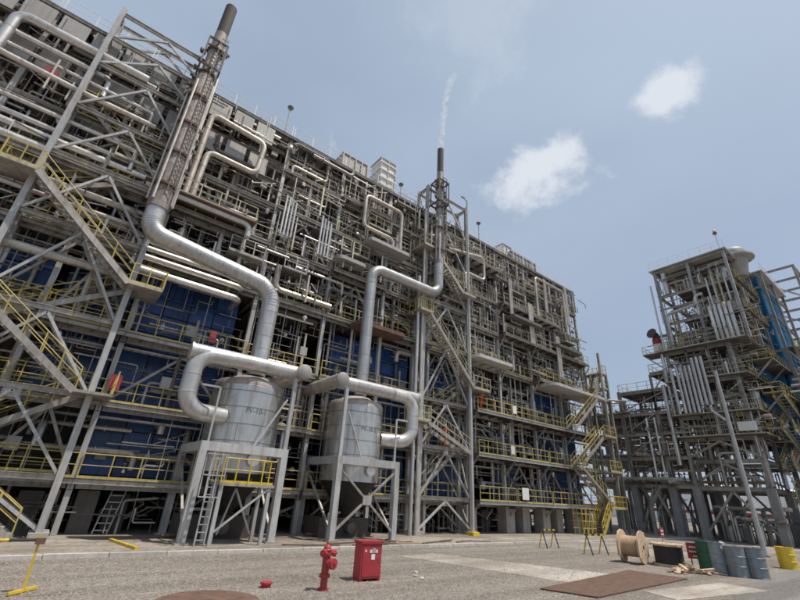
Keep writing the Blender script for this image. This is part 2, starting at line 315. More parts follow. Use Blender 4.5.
def stair(parent, a, b, w, rail='yellow', stringer='steel', ydir=1):
    """flight from a (low or high end, centre line) to b; w across, in Y"""
    a = Vector(a); b = Vector(b)
    sm = MB()
    for s in (-1, 1): o = Vector((0, s * w / 2, -0.1)); sm.profile(a + o, b + o, [(-0.04, -0.14), (0.04, -0.14), (0.04, 0.14), (-0.04, 0.14)])
    st = part(sm, 'stair_flight', stringer, parent)
    n = max(3, int(abs(b.z - a.z) / 0.22)); me = tread_mesh(w - 0.12)
    for i in range(n): inst(me, 'tread', st, a.lerp(b, (i + 0.5) / n))
    for s in (-1, 1):
        o = Vector((0, s * (w / 2 - 0.02), 0)); mb = MB(); k = 5
        for i in range(k + 1): p = a.lerp(b, i / k) + o; mb.bar(p, p + Vector((0, 0, 1.0)), 0.045)
        for hh, rr in ((1.0, 0.028), (0.52, 0.022)): mb.tube([a + o + Vector((0, 0, hh)), b + o + Vector((0, 0, hh))], rr, 6)
        part(mb, 'handrail', rail, st)
    return st
def pipe(parent, pts, r, m='clad', bend=None, n=10, name='pipe', bands=0.0, label=None, steps=5, flange=False):
    mb = MB().tube(pts, r, n, bend=bend if bend else r * 2.2, steps=steps)
    if flange and r >= 0.045:
        for i in range(len(pts) - 1):
            a, b = Vector(pts[i]), Vector(pts[i + 1]); L = (b - a).length
            for _ in range(2):
                if L > 1 and rng.random() < 0.5:
                    c = a.lerp(b, rng.uniform(0.2, 0.8)); d = (b - a).normalized() * 0.035; mb.tube([c - d, c + d], r * 1.35 + 0.025, n)
    o = part(mb, name, m, parent, label)
    if bands:
        bl = []
        for i in range(len(pts) - 1):
            a, b = Vector(pts[i]), Vector(pts[i + 1]); L = (b - a).length; k = int(L / bands)
            for j in range(1, k + 1):
                c = a.lerp(b, j / (k + 1)); d = (b - a).normalized() * 0.025
                bl.append((c - d, c + d, r + 0.012))
        if bands < 1.6 and r > .3 and len(pts) > 2:
            path = fillet([Vector(p) for p in pts], bend if bend else r * 2.2, steps)
            for i in range(1, len(path) - 1):
                if (path[i + 1] - path[i]).length < 1.0 or (path[i] - path[i - 1]).length < 1.0:
                    d = (path[i + 1] - path[i - 1]).normalized() * 0.02; bl.append((path[i] - d, path[i] + d, r + 0.014))
        for p_, q_, rr in bl: part(MB().tube([p_, q_], rr, n), 'seam_band', m, o)
    return o

# ------------------------------------------------------------------ furnace building, one unit after another along X
COLS = [-13, -7.9, -2.8, 1.0, 7.4, 12.5, 17.6, 22.7, 27.4, 32.2, 37.4, 42.6, 48.0]
LV = [2.45, 6.0, 9.6, 14.3, 18.0, 21.5, 25.0]; ROOF = 28.3
YF, YM, YB = 26.0, 31.5, 37.5
UNITS = [(0, 3, 'furnace unit with long silver pipes behind the tall stair tower of the big stack'),
         (3, 5, 'furnace unit with blue casing behind the vessel whose frame holds a yellow railed platform'),
         (5, 7, 'furnace unit with red-brown decks behind the vessel standing on plain X braced legs'),
         (7, 9, 'furnace unit behind the stair tower of the thinner stack, worker on its walkway'),
         (9, 12, 'end furnace unit with rounded overhanging canopies and yellow stairs on concrete piers')]
rng = random.Random(11)
def rpipe_m(): return rng.choice(['clad', 'clad_dull', 'clad_dull', 'steel', 'tanpipe', 'steel_dark', 'whitepipe', 'tanpipe'])
def furnace_unit(i0, i1, label, blue_spans, last):
    x0, x1 = COLS[i0], COLS[i1]
    t = thing('furnace_unit', label, 'process unit', ((x0 + x1) / 2, YM, 0.07), 'furnace units in one long row')
    cs = COLS[i0:i1 + 1] if last else COLS[i0:i1]
    for x in cs:
        for y in (YF, YM, YB):
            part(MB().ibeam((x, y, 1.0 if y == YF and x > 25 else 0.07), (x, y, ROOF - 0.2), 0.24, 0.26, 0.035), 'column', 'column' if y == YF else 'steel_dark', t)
        if x > 25: part(MB().box(x - 0.55, x + 0.55, YF - 0.5, YF + 0.5, 0.07, 2.1), 'pier', 'concrete', t)
    if x0 > 25:
        for k in range(i0, i1): xm = (COLS[k] + COLS[k + 1]) / 2; part(MB().box(xm - 0.5, xm + 0.5, YF - 0.2, YF + 0.7, 0.07, 2.1), 'pier', 'concrete', t)
    # floors
    for k in range(i0, i1):
        a, b = COLS[k], COLS[k + 1]
        for li, z in enumerate(LV + [ROOF]):
            low = li <= 2; roof = li == len(LV)
            if a > 25 and low: yf = 24.6
            elif roof: yf = 25.7
            elif li >= 5 and b < 8: yf = 25.9
            else: yf = rng.choice([25.75, 25.75, 25.2, 24.9]) if a > 22 else rng.choice([25.75, 25.75, 25.4])
            yb = 27.3 if low and li > 0 else YB
            if li == 3: yb = YB
            dk = part(MB().box(a + 0.004 * k, b, yf, yb, z - 0.05, z), 'deck', 'soffit' if roof or li >= 5 else 'deck', t, smooth=False)
            n = 5 if roof else 4
            for j in range(n):
                x = lerp(a, b, (j + 0.5) / n); part(MB().ibeam((x, yf + 0.05, z - 0.17), (x, min(yb, 33), z - 0.17), 0.14, 0.22, 0.02), 'joist', 'steel_dark', dk)
            part(MB().ibeam((a + 0.18, YF, z - 0.28), (b - 0.18, YF, z - 0.28), 0.18, 0.34, 0.03), 'beam', 'steel', t)
            part(MB().profile((a + 0.01, yf, z - 0.12), (b - 0.01, yf, z - 0.12), [(-0.03, -0.13), (0.05, -0.13), (0.05, -0.11), (-0.01, -0.11), (-0.01, 0.11), (0.05, 0.11), (0.05, 0.13), (-0.03, 0.13)]), 'edge_channel', 'column' if low and a > 25 else 'steel', dk)
            part(MB().ibeam((a, yf + 0.1, z - 0.32), (a, YB - 0.2, z - 0.32), 0.2, 0.4, 0.03), 'beam', 'steel_dark', t)
            if yf < 25.3 and not roof:
                for x in (a + 0.02, b - 0.02): part(MB().bar((x, YF - 0.15, z - 1.4), (x, yf + 0.1, z - 0.25), 0.1), 'knee_brace', 'steel', t)
            rm = 'cream' if li >= 4 and not roof else 'yellow'
            if li >= 5 and not roof and b < 8: pass
            elif not roof: railing(t, (a + 0.1, yf + 0.05, z), (b - 0.1, yf + 0.05, z), rm)
            else: railing(t, (a + 0.1, yf + 0.05, z), (b - 0.1, yf + 0.05, z), 'white', toe=False, post=1.6)
            # diagonal bracing in some bays
            if not roof and rng.random() < 0.28 and a < 40:
                zt = (LV + [ROOF])[li + 1] - 0.5; xm = (a + b) / 2
                for xx in (a + 0.2, b - 0.2): part(MB().bar((xx, YF + 0.3, z + 0.1), (xm, YF + 0.3, zt), 0.14), 'brace', 'steel', t)
    # blue fired boxes of bolted panels
    for (bx0, bx1, z0, z1) in blue_spans:
        fb = part(MB().box(bx0, bx1, 27.75, 31.2, z0, z1), 'firebox', 'black', t, smooth=False)
        nx = max(2, int(round((bx1 - bx0) / 1.55))); nz = max(2, int(round((z1 - z0) / 1.15))); w = (bx1 - bx0) / nx; h = (z1 - z0) / nz
        me = MB().box(-w / 2 + 0.035, w / 2 - 0.035, -0.07, 0.05, -h / 2 + 0.035, h / 2 - 0.035).mesh('panel', 'blue', False)
        for i in range(nx):
            for j in range(nz): inst(me, 'panel', fb, (bx0 + w * (i + 0.5), 27.72 + rng.uniform(-0.015, 0.015), z0 + h * (j + 0.5)))
        for j in range(1, nz, 2): part(MB().ibeam((bx0, 27.58, z0 + h * j), (bx1, 27.58, z0 + h * j), 0.16, 0.18, 0.02), 'stiffener', 'blue', fb)
        for i in range(nx):
            for zz in [l for l in LV if z0 < l + 1 < z1]:
                if rng.random() < 0.6: inst(JBOX, 'peep_door', fb, (bx0 + w * (i + 0.5), 27.6, zz + 1.2))
    # brown-grey convection casings high up and a back wall, added to block sky
    for k in range(i0, i1):
        a, b = COLS[k], COLS[k + 1]
        cb = part(MB().box(a + 0.5, b - 0.3, 30.6, 34.5, 14.6, 27.5), 'convection_casing', 'brownbox', t, smooth=False)
        for j in range(4): part(MB().bar((lerp(a + 0.6, b - 0.4, j / 3), 30.54, 14.7), (lerp(a + 0.6, b - 0.4, j / 3), 30.54, 27.4), 0.16), 'rib', 'steel_dark', cb)
        for z in (16.2, 19.6, 23.1, 26.2): part(MB().bar((a + 0.55, 30.5, z), (b - 0.35, 30.5, z), 0.14), 'rib', 'steel_dark', cb)
    part(MB().box(x0, x1 - 0.01, YB + 0.25, YB + 0.45, 0.07, 27.9), 'sky_block_wall', 'brownbox', t, smooth=False)  # opaque wall added so bright sky stays hidden behind the frame
    # pipework
    for k in range(i0, i1):
        a, b = COLS[k], COLS[k + 1]
        for li in range(len(LV)):
            z = LV[li]; zt = (LV + [ROOF])[li + 1]
            calm = li <= 2 and (-3 < a < 7 or a > 37 or 13 < a < 27)
            busy = 11 if li >= 3 else (2 if calm else 4)
            for _ in range(busy):                           # runs along the building, ends dropping or rising
                y = rng.uniform(25.5 if li >= 3 else 26.3, 29.0 if li >= 3 else 27.3); zz = rng.uniform(z + 0.5, zt - 0.55); r = rng.choice([0.03, 0.04, 0.05, 0.06, 0.08, 0.1, 0.14, 0.2])
                xa = rng.uniform(a - 0.5, a + 2.5); xb = xa + rng.uniform(1.5, 4.5)
                pts = [(xa, y, zz), (xb, y, zz)]
                if rng.random() < 0.6: pts.append((xb, y, zz + rng.choice([-1, 1]) * rng.uniform(0.6, 2.2)))
                if rng.random() < 0.5: pts.insert(0, (xa, y, zz + rng.choice([-1, 1]) * rng.uniform(0.5, 1.8)))
                pipe(t, pts, r, rpipe_m(), n=8, steps=3, flange=True)
            for _ in range(9 if li >= 3 else (2 if calm else 5)):            # risers through the floors
                x = rng.uniform(a, b); y = rng.uniform(25.9, 28.8 if li >= 3 else 27.4); r = rng.choice([0.025, 0.03, 0.04, 0.05, 0.07, 0.1, 0.15])
                pipe(t, [(x, y, z + 0.02), (x, y, zt - 0.02)], r, rpipe_m(), n=8, steps=2, flange=True)
            if rng.random() < 0.6:                          # pipes across, from front to back
                x = rng.uniform(a + 0.5, b - 0.5); zz = rng.uniform(z + 1.5, zt - 0.5); r = rng.choice([0.06, 0.1, 0.16])
                pipe(t, [(x, 26.2, zz - rng.uniform(0.5, 1.2)), (x, 26.2, zz), (x, 30.4, zz)], r, rpipe_m(), n=8, steps=3)
            if li in (3, 4, 5) and rng.random() < 0.7:      # row of coil risers like organ pipes
                x = rng.uniform(a + 0.4, b - 2.0); y = rng.uniform(28.8, 30.0)
                for q in range(rng.randint(4, 7)): pipe(t, [(x + q * 0.3, y, z + 0.05), (x + q * 0.3, y, zt - 0.7), (x + q * 0.3, y + 0.7, zt - 0.35)], 0.09, 'clad_dull', n=8, steps=2)
            for _ in range(1 if calm else 5): inst(VALVE, 'valve', t, (rng.uniform(a, b), rng.uniform(26.2, 27.2), z + rng.uniform(0.4, 1.6)), (rng.choice([0, R(90)]), 0, rng.choice([0, R(90)])))
            if rng.random() < 0.5: inst(JBOX, 'junction_box', t, (rng.uniform(a + .4, b - .4), 26.25, z + rng.uniform(0.9, 1.7)))
            if rng.random() < 0.45: inst(GLOBE, 'lamp_globe', t, (rng.uniform(a, b), 25.9, zt - 0.75), (R(180), 0, 0))
            if rng.random() < 0.5:                          # cable tray
                y = rng.uniform(26.2, 27); zz = zt - rng.uniform(0.7, 1.1); mb = MB().box(a, b, y - 0.2, y - 0.18, zz, zz + 0.1).box(a, b, y + 0.18, y + 0.2, zz, zz + 0.1)
                for q in range(16): xx = lerp(a, b, (q + .5) / 16); mb.box(xx - .02, xx + .02, y - .18, y + .18, zz, zz + .02)
                part(mb, 'cable_tray', 'steel', t, smooth=False)
            if li >= 3 and rng.random() < 0.4:              # lying exchanger drum
                x = rng.uniform(a + 0.3, b - 2.6); y = 27.6; zz = z + 0.75; L = rng.uniform(1.6, 2.6); r = rng.uniform(0.3, 0.48)
                ex = part(MB().lathe((x, y, zz), [(r * .5, -.2), (r * .9, -.1), (r, 0), (r, 0.1), (r + .06, .1), (r + .06, .18), (r, .18), (r, L - .1), (r * .9, L + .05), (r * .5, L + .14)], 14, 'x'), 'exchanger_drum', rng.choice(['clad', 'clad_dull', 'whitepipe']), t)
                part(MB().box(x + .3, x + .5, y - .25, y + .25, z, zz - r * .8).box(x + L - .5, x + L - .3, y - .25, y + .25, z, zz - r * .8), 'saddle', 'steel_dark', ex)
            if li >= 3 and rng.random() < 0.3:              # standing drum
                x = rng.uniform(a + 0.8, b - 0.8); r = rng.uniform(0.3, 0.45); h = min(2.3, zt - z - 0.9)
                part(MB().lathe((x, 27.3, z), [(r * .8, 0), (r, .05), (r, h), (r + .05, h), (r + .05, h + .06), (r * .8, h + .15), (r * .3, h + .25)], 14), 'standing_drum', rng.choice(['clad_dull', 'steel']), t)
            if li >= 3 and not (li >= 5 and b < 8) and rng.random() < 0.34:              # small intermediate gallery
                zz = z + rng.uniform(1.5, 2.1); xa = rng.uniform(a + .2, b - 2.6); L = rng.uniform(1.6, 2.6); yy = rng.uniform(24.7, 25.4)
                g = part(MB().box(xa, xa + L, yy, 26.6, zz - .08, zz), 'gallery', rng.choice(['deck', 'deck', 'steel']), t, smooth=False); railing(g, (xa, yy + .03, zz), (xa + L, yy + .03, zz), 'cream' if rng.random() < .5 else 'rail_grey', post=.8); railing(g, (xa + L - .03, yy + .03, zz), (xa + L - .03, 26.5, zz), 'rail_grey', post=.8)
            for _ in range(2 if calm else 5):                # thin conduits and hanger rods
                x = rng.uniform(a, b); y = rng.uniform(25.6, 27.2) if li >= 3 else rng.uniform(26.2, 27.2); L = rng.uniform(.8, 2.4); zz = rng.uniform(z + .4, zt - .6)
                part(MB().bar((x, y, zz), (x + L, y, zz), .035), 'conduit', rng.choice(['steel', 'rail_grey', 'whitepipe']), t); part(MB().bar((x + L, y, zz), (x + L, y, zt - .3), .03), 'hanger_rod', 'steel', t)
        # under the first floor: burner pipework and machines, underfloor shade put into their dark colours
        for _ in range(8):
            x = rng.uniform(a, b); y = rng.uniform(26.4, 29); r = rng.choice([0.04, 0.06, 0.09]); pipe(t, [(x, y, 0.07), (x, y, rng.uniform(0.8, 1.6)), (x + rng.uniform(-2, 2), y, 1.7), ], r, rng.choice(['steel_dark', 'rust', 'soot', 'steel']), n=8, steps=3)
        for _ in range(2): x = rng.uniform(a + .6, b - .6); part(MB().box(x - .45, x + .45, 26.9, 27.5, .07, rng.uniform(1.2, 2.0)), 'control_cabinet', rng.choice(['brownbox', 'soot', 'steel_dark']), t, smooth=False)
    return t
def fine_pipework(t, spots, seed):
    fr = random.Random(seed); ms = {k: MB() for k in ('steel', 'clad_dull', 'tanpipe', 'steel_dark', 'whitepipe')}; ks = list(ms) + ['tanpipe', 'steel', 'steel_dark', 'steel_dark']
    for (ax, bx_, ay, by, z, zt, n, horiz) in spots:
        n = int(n * fr.choice([.25, .5, .8, 1.0, 1.25]))
        for _ in range(n):
            mb = ms[fr.choice(ks)]; x = fr.uniform(ax, bx_); y = fr.uniform(ay, by); r = fr.choice([.018, .022, .028, .035, .045, .06]); z0 = fr.uniform(z + .15, zt - .6); L = fr.uniform(.5, 1.9); s1 = fr.choice([-1, 1]); q = fr.random()
            h = Vector((s1, 0, 0)) if horiz == 'x' else Vector((0, s1, 0)); p = Vector((x, y, z0)); v = Vector((0, 0, fr.choice([-1, 1]) * fr.uniform(.3, 1.0)))
            if q < .12: mb.tube([p, p + h * L, p + h * L + v], r, 6, bend=r * 2, steps=2)
            elif q < .18: mb.tube([p + v, p, p + h * L * .6, p + h * L * .6 - v], r, 6, bend=r * 2, steps=2)
            elif q < .42: mb.tube([p, p + h * L * 1.7], r, 6); mb.bar(p + h * L * .8, (p + h * L * .8) + Vector((0, 0, fr.uniform(.3, .7))), .03)
            elif q < .74: mb.bar((x, y, z + .05), (x, y, min(zt - .1, z + L * 1.6)), r * 2)
            elif q < .86:
                b = fr.uniform(.05, .13); mb.box(x - b, x + b, y - b * .7, y + b * .7, z0 - b * 1.2, z0 + b * 1.2); mb.tube([(x, y, z0), (x, y, z0 + .35)], .015, 5); mb.lathe((x, y, z0 + .35), [(.05, -.01), (.09, 0), (.05, .01)], 7)
            else: mb.bar(p, p + h * L + v * .8, .05); mb.tube([p - h * .03, p + h * .03], r + .06, 7)
    for k, mb in ms.items():
        if mb.v: o = part(mb, 'fine_pipework', k, t); o['kind'] = 'stuff'
BLUE = [[(-10.5, -3.0, 9.9, 13.9), (-2.4, 0.85, 6.2, 13.9)], [(1.15, 6.9, 2.6, 13.9), (8.6, 11.9, 2.6, 9.5)], [(14.2, 21.9, 2.6, 13.7)], [(23.6, 29.6, 2.6, 13.5)], [(33, 36.2, 2.6, 8.5), (40.0, 47.4, 2.6, 13.7)]]
units = [furnace_unit(i0, i1, lab, BLUE[q], q == len(UNITS) - 1) for q, (i0, i1, lab) in enumerate(UNITS)]
for q, (i0, i1, lab) in enumerate(UNITS):
    sp_ = []
    for k in range(i0, i1):
        for li in range(len(LV)):
            zt_ = (LV + [ROOF])[li + 1]
            calm_ = li <= 2 and COLS[k] < 7
            if li >= 3: sp_ += [(COLS[k], COLS[k + 1], 24.9, 25.9, LV[li], zt_, 18, 'x'), (COLS[k], COLS[k + 1], 25.9, 28.6, LV[li], zt_, 100, 'x')]
            else: sp_ += [(COLS[k], COLS[k + 1], 26.1, 27.5, LV[li], zt_, 12 if calm_ else (10 if COLS[k] > 37 or 12 < COLS[k] < 27 else 40), 'x')]
        sp_.append((COLS[k], COLS[k + 1], 26.2, 28.5, .1, 2.2, 40, 'x'))
    fine_pipework(units[q], sp_, 40 + q)
def hero_pipes():
    A, B, Cc, D, E_ = units
    # long silver lines in the upper corner
    pipe(A, [(-14, 25, 21.8), (-8.95, 25, 21.8), (-8.95, 25, 25.7), (-2.5, 25, 25.7)], 0.27, 'clad', 0.6, 14, bands=1.4)
    pipe(A, [(-14, 25, 22.95), (-5.2, 25, 22.5), (-1.2, 25, 22.5)], 0.17, 'clad_dull', n=12)
    for z, r in ((19.6, 0.16), (19.0, 0.2), (18.25, 0.22)): pipe(A, [(-14, 25.4, z), (0.8, 25.4, z)], r, 'clad', n=12, bands=2.2)
    for z, r in ((16.6, 0.2), (15.7, 0.14), (12.6, 0.24)): pipe(A, [(-14, 25.5, z), (-0.5, 25.5, z), (-0.5, 27.5, z)], r, 'clad_dull', n=12, bands=2.2)
    for z, r, y in ((20.4, .13, 25.2), (23.5, .11, 25.1), (24.5, .17, 25.2)): pipe(A, [(-14, y, z), (-4.2 if z > 24 else -1.6, y, z), (-4.2 if z > 24 else -1.6, y, z - 1.5)], r, 'clad', n=12, bands=2.4)
    part(MB().box(-6.9, -6.3, 24.98, 25.04, 22.65, 23.15), 'red_board', 'red_sign', A, smooth=False)
    # expansion loops beside the big stack
    pipe(B, [(1.45, 25, 18.6), (1.5, 25, 25.75), (5.35, 25, 25.5), (5.2, 25, 22.6), (1.95, 25, 22.6), (1.85, 25, 18.6)], 0.19, 'tanpipe', 0.5, 14, bands=1.5)
    pipe(B, [(1.0, 24.9, 18.6), (1.05, 24.9, 27.2)], 0.14, 'clad', n=12)
    for z, r in ((15.0, 0.13), (14.55, 0.17), (14.0, 0.2), (13.2, 0.22)): pipe(B, [(0.6, 25.3, z), (6.2, 25.3, z - 0.05), (6.2, 27, z - 0.05)], r, 'clad', n=12, bands=2)
    pipe(B, [(-0.6, 24.7, 18.25), (5.6, 24.7, 18.25), (5.6, 24.7, 17.3)], 0.2, 'whitepipe', n=12, label='pipe along the brown walkway')
    dk = part(MB().box(-0.7, 5.9, 24.3, 26.2, 18.35, 18.45), 'walkway', 'rust', B, smooth=False)
    railing(B, (1.0, 24.4, 18.45), (5.8, 24.4, 18.45), 'cream')
    # bundles of bright risers
    for x0, z0, z1, un, k in ((7.7, 18.6, 22.0, B, 4), (10.7, 18.2, 21.6, B, 4), (33.2, 20.3, 24.5, E_, 2), (36.4, 17.9, 22.6, E_, 3), (41.2, 15.2, 20.0, E_, 3), (39.8, 22.6, 26.9, E_, 2), (44.3, 22.2, 27.4, E_, 2)):
        for q in range(k): pipe(un, [(x0 + q * 0.26, 24.85, z0), (x0 + q * 0.26, 24.85, z1 - (0.12 * q if x0 < 20 else 0))], 0.08 if x0 < 20 else 0.12, 'clad' if x0 < 20 else 'tanpipe', n=10)
    # loops on the middle units
    pipe(Cc, [(18.3, 25, 21.6), (18.3, 25, 25.8), (14.4, 25, 25.8), (14.4, 25, 22.6), (17.5, 25, 22.6), (17.5, 25, 21.5)], 0.16, 'tanpipe', 0.45, 14, bands=1.6)
    pipe(D, [(24.2, 25, 24.6), (29.3, 25, 25.6), (29.3, 25, 22.9), (26.5, 25, 22.9), (26.5, 25, 21)], 0.15, 'tanpipe', 0.42, 12, bands=1.6)
    pipe(E_, [(38.2, 24.9, 21.6), (38.2, 24.9, 26.6), (43.9, 24.9, 26.6), (43.9, 24.9, 21)], 0.15, 'tanpipe', 0.42, 12, bands=1.6)
    # wide rounded canopies and red-brown soffits
    def canopy(un, x0, x1, y0, y1, z, m='soffit', r=0.8):
        mb = MB(); pr = []
        for cx, cy, s in ((x0 + r, y0 + r, 180), (x1 - r, y0 + r, 270), (x1 - r, y1 - r, 0), (x0 + r, y1 - r, 90)):
            for q in range(6): an = R(s + q * 18); pr.append((cx + r * math.cos(an), cy + r * math.sin(an)))
        n = len(pr); mb._add([(x, y, z - 0.3) for x, y in pr] + [(x, y, z) for x, y in pr], [tuple(range(n - 1, -1, -1)), tuple(range(n, 2 * n))] + [(i, (i + 1) % n, n + (i + 1) % n, n + i) for i in range(n)])
        part(mb, 'canopy', m, un)
    canopy(E_, 38.0, 48.6, 23.6, 26.5, 13.9, 'soffit'); canopy(D, 26.9, 32.0, 23.9, 26.3, 14.35, 'soffit', 0.5)
    canopy(E_, 33.0, 38.0, 24.3, 26.3, 20.2, 'deck', 0.3); canopy(E_, 41, 46, 24.4, 26.2, 19.0, 'deck', 0.3); canopy(Cc, 14.6, 19.0, 24.4, 26, 14.1, 'rust', 0.3); canopy(Cc, 14.8, 19.0, 24.3, 25.9, 21.45, 'panel', 0.3)
    canopy(Cc, 12.3, 15.0, 24.6, 25.9, 18.9, 'panel', 0.5)
    # cladding panels in two rows under the roof edge
    me = MB().box(-0.68, 0.68, -0.05, 0.05, -0.8, 0.8).mesh('panel', 'panel', False)
    for un, xa, xb in ((A, -12.6, 0.8), (B, 1.2, 7.2)):
        x = xa + 0.75
        while x < xb - 0.6:
            for z in (27.05, 24.1): inst(me, 'panel', un, (x, 25.66 + rng.uniform(-.02, .02), z))
            x += 1.66
        for z in (26.12, 25.02, 23.18): part(MB().ibeam((xa, 25.66, z), (xb, 25.66, z), 0.16, 0.2, 0.02), 'girt', 'steel_dark', un)
hero_pipes()
# roof plant
def roof_box(x, y, w, d, h, label, louvre, m):
    t = thing('roof_fan_house', label, 'fan house', (x, y, ROOF))
    part(MB().box(x - w / 2, x + w / 2, y - d / 2, y + d / 2, ROOF, ROOF + h), 'casing', m, t, smooth=False)
    for j in range(louvre):
        z = ROOF + h * (j + 0.5) / louvre; part(MB().box(x - w / 2 - .12, x + w / 2 + .12, y - d / 2 - .12, y + d / 2 + .12, z - 0.06, z + 0.06), 'louvre', m, t, smooth=False)
    n = int(w / 0.6)
    for j in range(n + 1):
        xx = x - w / 2 + w * j / n; part(MB().bar((xx, y - d / 2 - .05, ROOF), (xx, y - d / 2 - .05, ROOF + h), 0.1), 'rib', 'steel', t)
    part(MB().box(x - w / 2 - .1, x + w / 2 + .1, y - d / 2 - .1, y + d / 2 + .1, ROOF + h, ROOF + h + .1), 'roof_cap', 'panel', t, smooth=False)
roof_box(13.6, 27.4, 2.6, 2.2, 1.9, 'ribbed grey fan house on the roof edge above paired bright riser bundles', 0, 'panel')
roof_box(17.0, 26.8, 1.7, 1.7, 3.5, 'white louvred tower of four tiers on the roof edge', 4, 'white')
roof_box(38.2, 27.2, 4.6, 2.0, 1.5, 'long low ribbed fan house on the roof of the end furnace unit', 0, 'panel')
roof_box(35.6, 27.6, 1.5, 1.8, 2.3, 'narrow pale box with sloped cap beside the long low ribbed fan house', 0, 'white')
def pole_lamp(x, y, z, h, label):
    t = thing('lamp_post', label, 'lamp', (x, y, z)); part(MB().tube([(x, y, z), (x, y, z + h)], 0.05, 8), 'post', 'steel', t)
    part(MB().lathe((x, y, z + h), [(0.05, 0), (0.2, 0.05), (0.26, 0.2), (0.2, 0.32), (0.05, 0.4)], 12), 'lamp_head', 'steel_dark', t)
pole_lamp(6.8, 26.1, ROOF, 3.0, 'small lamp on a thin post at the roof rail beside the big bent stack')
pole_lamp(19.4, 27.0, ROOF, 2.6, 'thin roof lamp post between the white louvred tower and the thinner stack')
pole_lamp(30.3, 26.4, ROOF, 2.8, 'thin lamp post on the roof between thinner stack and long low fan house')

# ------------------------------------------------------------------ stair towers
def stair_tower(name, label, xa, xb, y0, y1, ztop, beams, flights, rail='yellow', apex=True, col=0.27, colm='column'):
    t = thing(name, label, 'stair tower', ((xa + xb) / 2, (y0 + y1) / 2, 0.07))
    for x in (xa, xb):
        for y in (y0, y1):
            part(MB().ibeam((x, y, 0.3), (x, y, ztop), col, col, 0.04), 'column', colm, t); part(MB().box(x - .35, x + .35, y - .35, y + .35, 0.07, 0.32), 'footing', 'concrete', t, smooth=False)
    zs = [0.3] + beams
    for i, z in enumerate(beams):
        for y in (y0, y1): part(MB().ibeam((xa + .14, y, z), (xb - .14, y, z), 0.16, 0.25, 0.025), 'beam', 'steel', t)
        for x in (xa, xb): part(MB().ibeam((x, y0 + .17, z), (x, y1 - .17, z), 0.2, 0.3, 0.03), 'beam', 'steel', t)
        if apex:
            xm = (xa + xb) / 2
            for x in (xa + .15, xb - .15):
                for y in (y0, y1): part(MB().bar((x, y, zs[i] + .15), (xm, y, z - .18), 0.125), 'brace', 'column' if y == y0 else 'steel', t)
            for y in (y0, y1): part(MB().box(xm - .32, xm + .32, y - .015, y + .015, z - .5, z - .1), 'gusset', 'steel', t, smooth=False)
            for x in (xa, xb): part(MB().bar((x, y0 + .15, zs[i] + .15), (x, y1 - .15, z - .18), 0.12), 'brace', 'steel', t)
    for (p, q, side) in flights:
        yc = y0 - 0.35 if side == 'f' else (y0 + y1) / 2 + 0.6
        stair(t, (p[0], yc, p[1]), (q[0], yc, q[1]), 1.0, rail)
    return t
TL = stair_tower('stair_tower', 'tall open steel stair tower with chevron braces and yellow handrails beside the big bent stack', -5.1, 0.45, 24.8, 28.0 - 2.2, 30.0,
    [2.45, 6.0, 9.7, 14.2, 18.0, 21.4, 24.9, 27.3, 29.6],
    [((-4.6, 22.4), (-0.4, 18.9), 'b'), ((-4.6, 16.2), (-0.4, 18.9), 'b'), ((-4.9, 16.2), (0.3, 11.8), 'f'), ((-4.6, 8.9), (0.3, 11.8), 'b'), ((-4.5, 9.4), (-0.2, 6.1), 'f'), ((-4.4, 3.2), (0, 6.1), 'b'), ((-4.4, 3.2), (-0.4, 0.2), 'f')])
def landing(t, x0, x1, y0, y1, z, sides='flr', rail='yellow'):
    d = part(MB().box(x0, x1, y0, y1, z - 0.12, z), 'landing', 'steel', t, smooth=False)
    if 'f' in sides: railing(t, (x0, y0 + .03, z), (x1, y0 + .03, z), rail, post=0.9)
    if 'l' in sides: railing(t, (x0 + .03, y0, z), (x0 + .03, y1, z), rail, post=0.9)
    if 'r' in sides: railing(t, (x1 - .03, y0, z), (x1 - .03, y1, z), rail, post=0.9)
landing(TL, 0.3, 1.9, 23.9, 26.2, 11.8, 'fr'); landing(TL, -6.4, -4.9, 23.9, 26.2, 16.2, 'fl'); landing(TL, -5.8, -4.4, 23.9, 26.2, 9.2, 'fl'); landing(TL, -0.2, 1.3, 23.9, 26.2, 6.1, 'r'); landing(TL, -0.3, 0.3, 25.1, 26.2, 18.9, 'f'); landing(TL, -5.0, -4.4, 25.1, 26.2, 22.4, 'f'); landing(TL, -5.7, -4.4, 23.9, 26.2, 3.2, 'fl')
for z, m in ((2.45, 'yellow'), (6.0, 'yellow'), (9.7, 'yellow'), (14.2, 'cream'), (18.0, 'yellow'), (21.4, 'yellow')): railing(TL, (-5.0, 25.6, z + 0.15), (0.3, 25.6, z + 0.15), m)
TC = stair_tower('stair_tower', 'open steel stair tower wrapped round the thinner stack beside a vessel on X braced legs', 21.3, 26.7, 25.0, 27.5 - 1.2, 30.8,
    [2.45, 6.0, 9.6, 14.3, 18.3, 22.4, 26.4, 30.4],
    [((21.4, 16.7), (26.6, 11.2), 'f'), ((21.4, 7.7), (26.4, 11.2), 'b'), ((21.4, 7.7), (26.0, 5.9), 'f'), ((21.6, 2.5), (25.6, 6.0), 'b'), ((21.4, 16.7), (25.2, 19.9), 'b'), ((21.8, 23.2), (25.4, 19.9), 'f')], 'cream')
landing(TC, 26.4, 28.6, 24.1, 26.2, 11.2, 'fr', 'cream'); landing(TC, 20.2, 21.6, 24.1, 26.4, 16.7, 'fl'); landing(TC, 20.2, 21.6, 24.1, 26.4, 7.7, 'fl', 'cream'); landing(TC, 25.4, 27.0, 24.1, 26.4, 19.9, 'fr', 'cream'); landing(TC, 20.4, 22.0, 24.1, 26.4, 23.2, 'fl', 'cream')
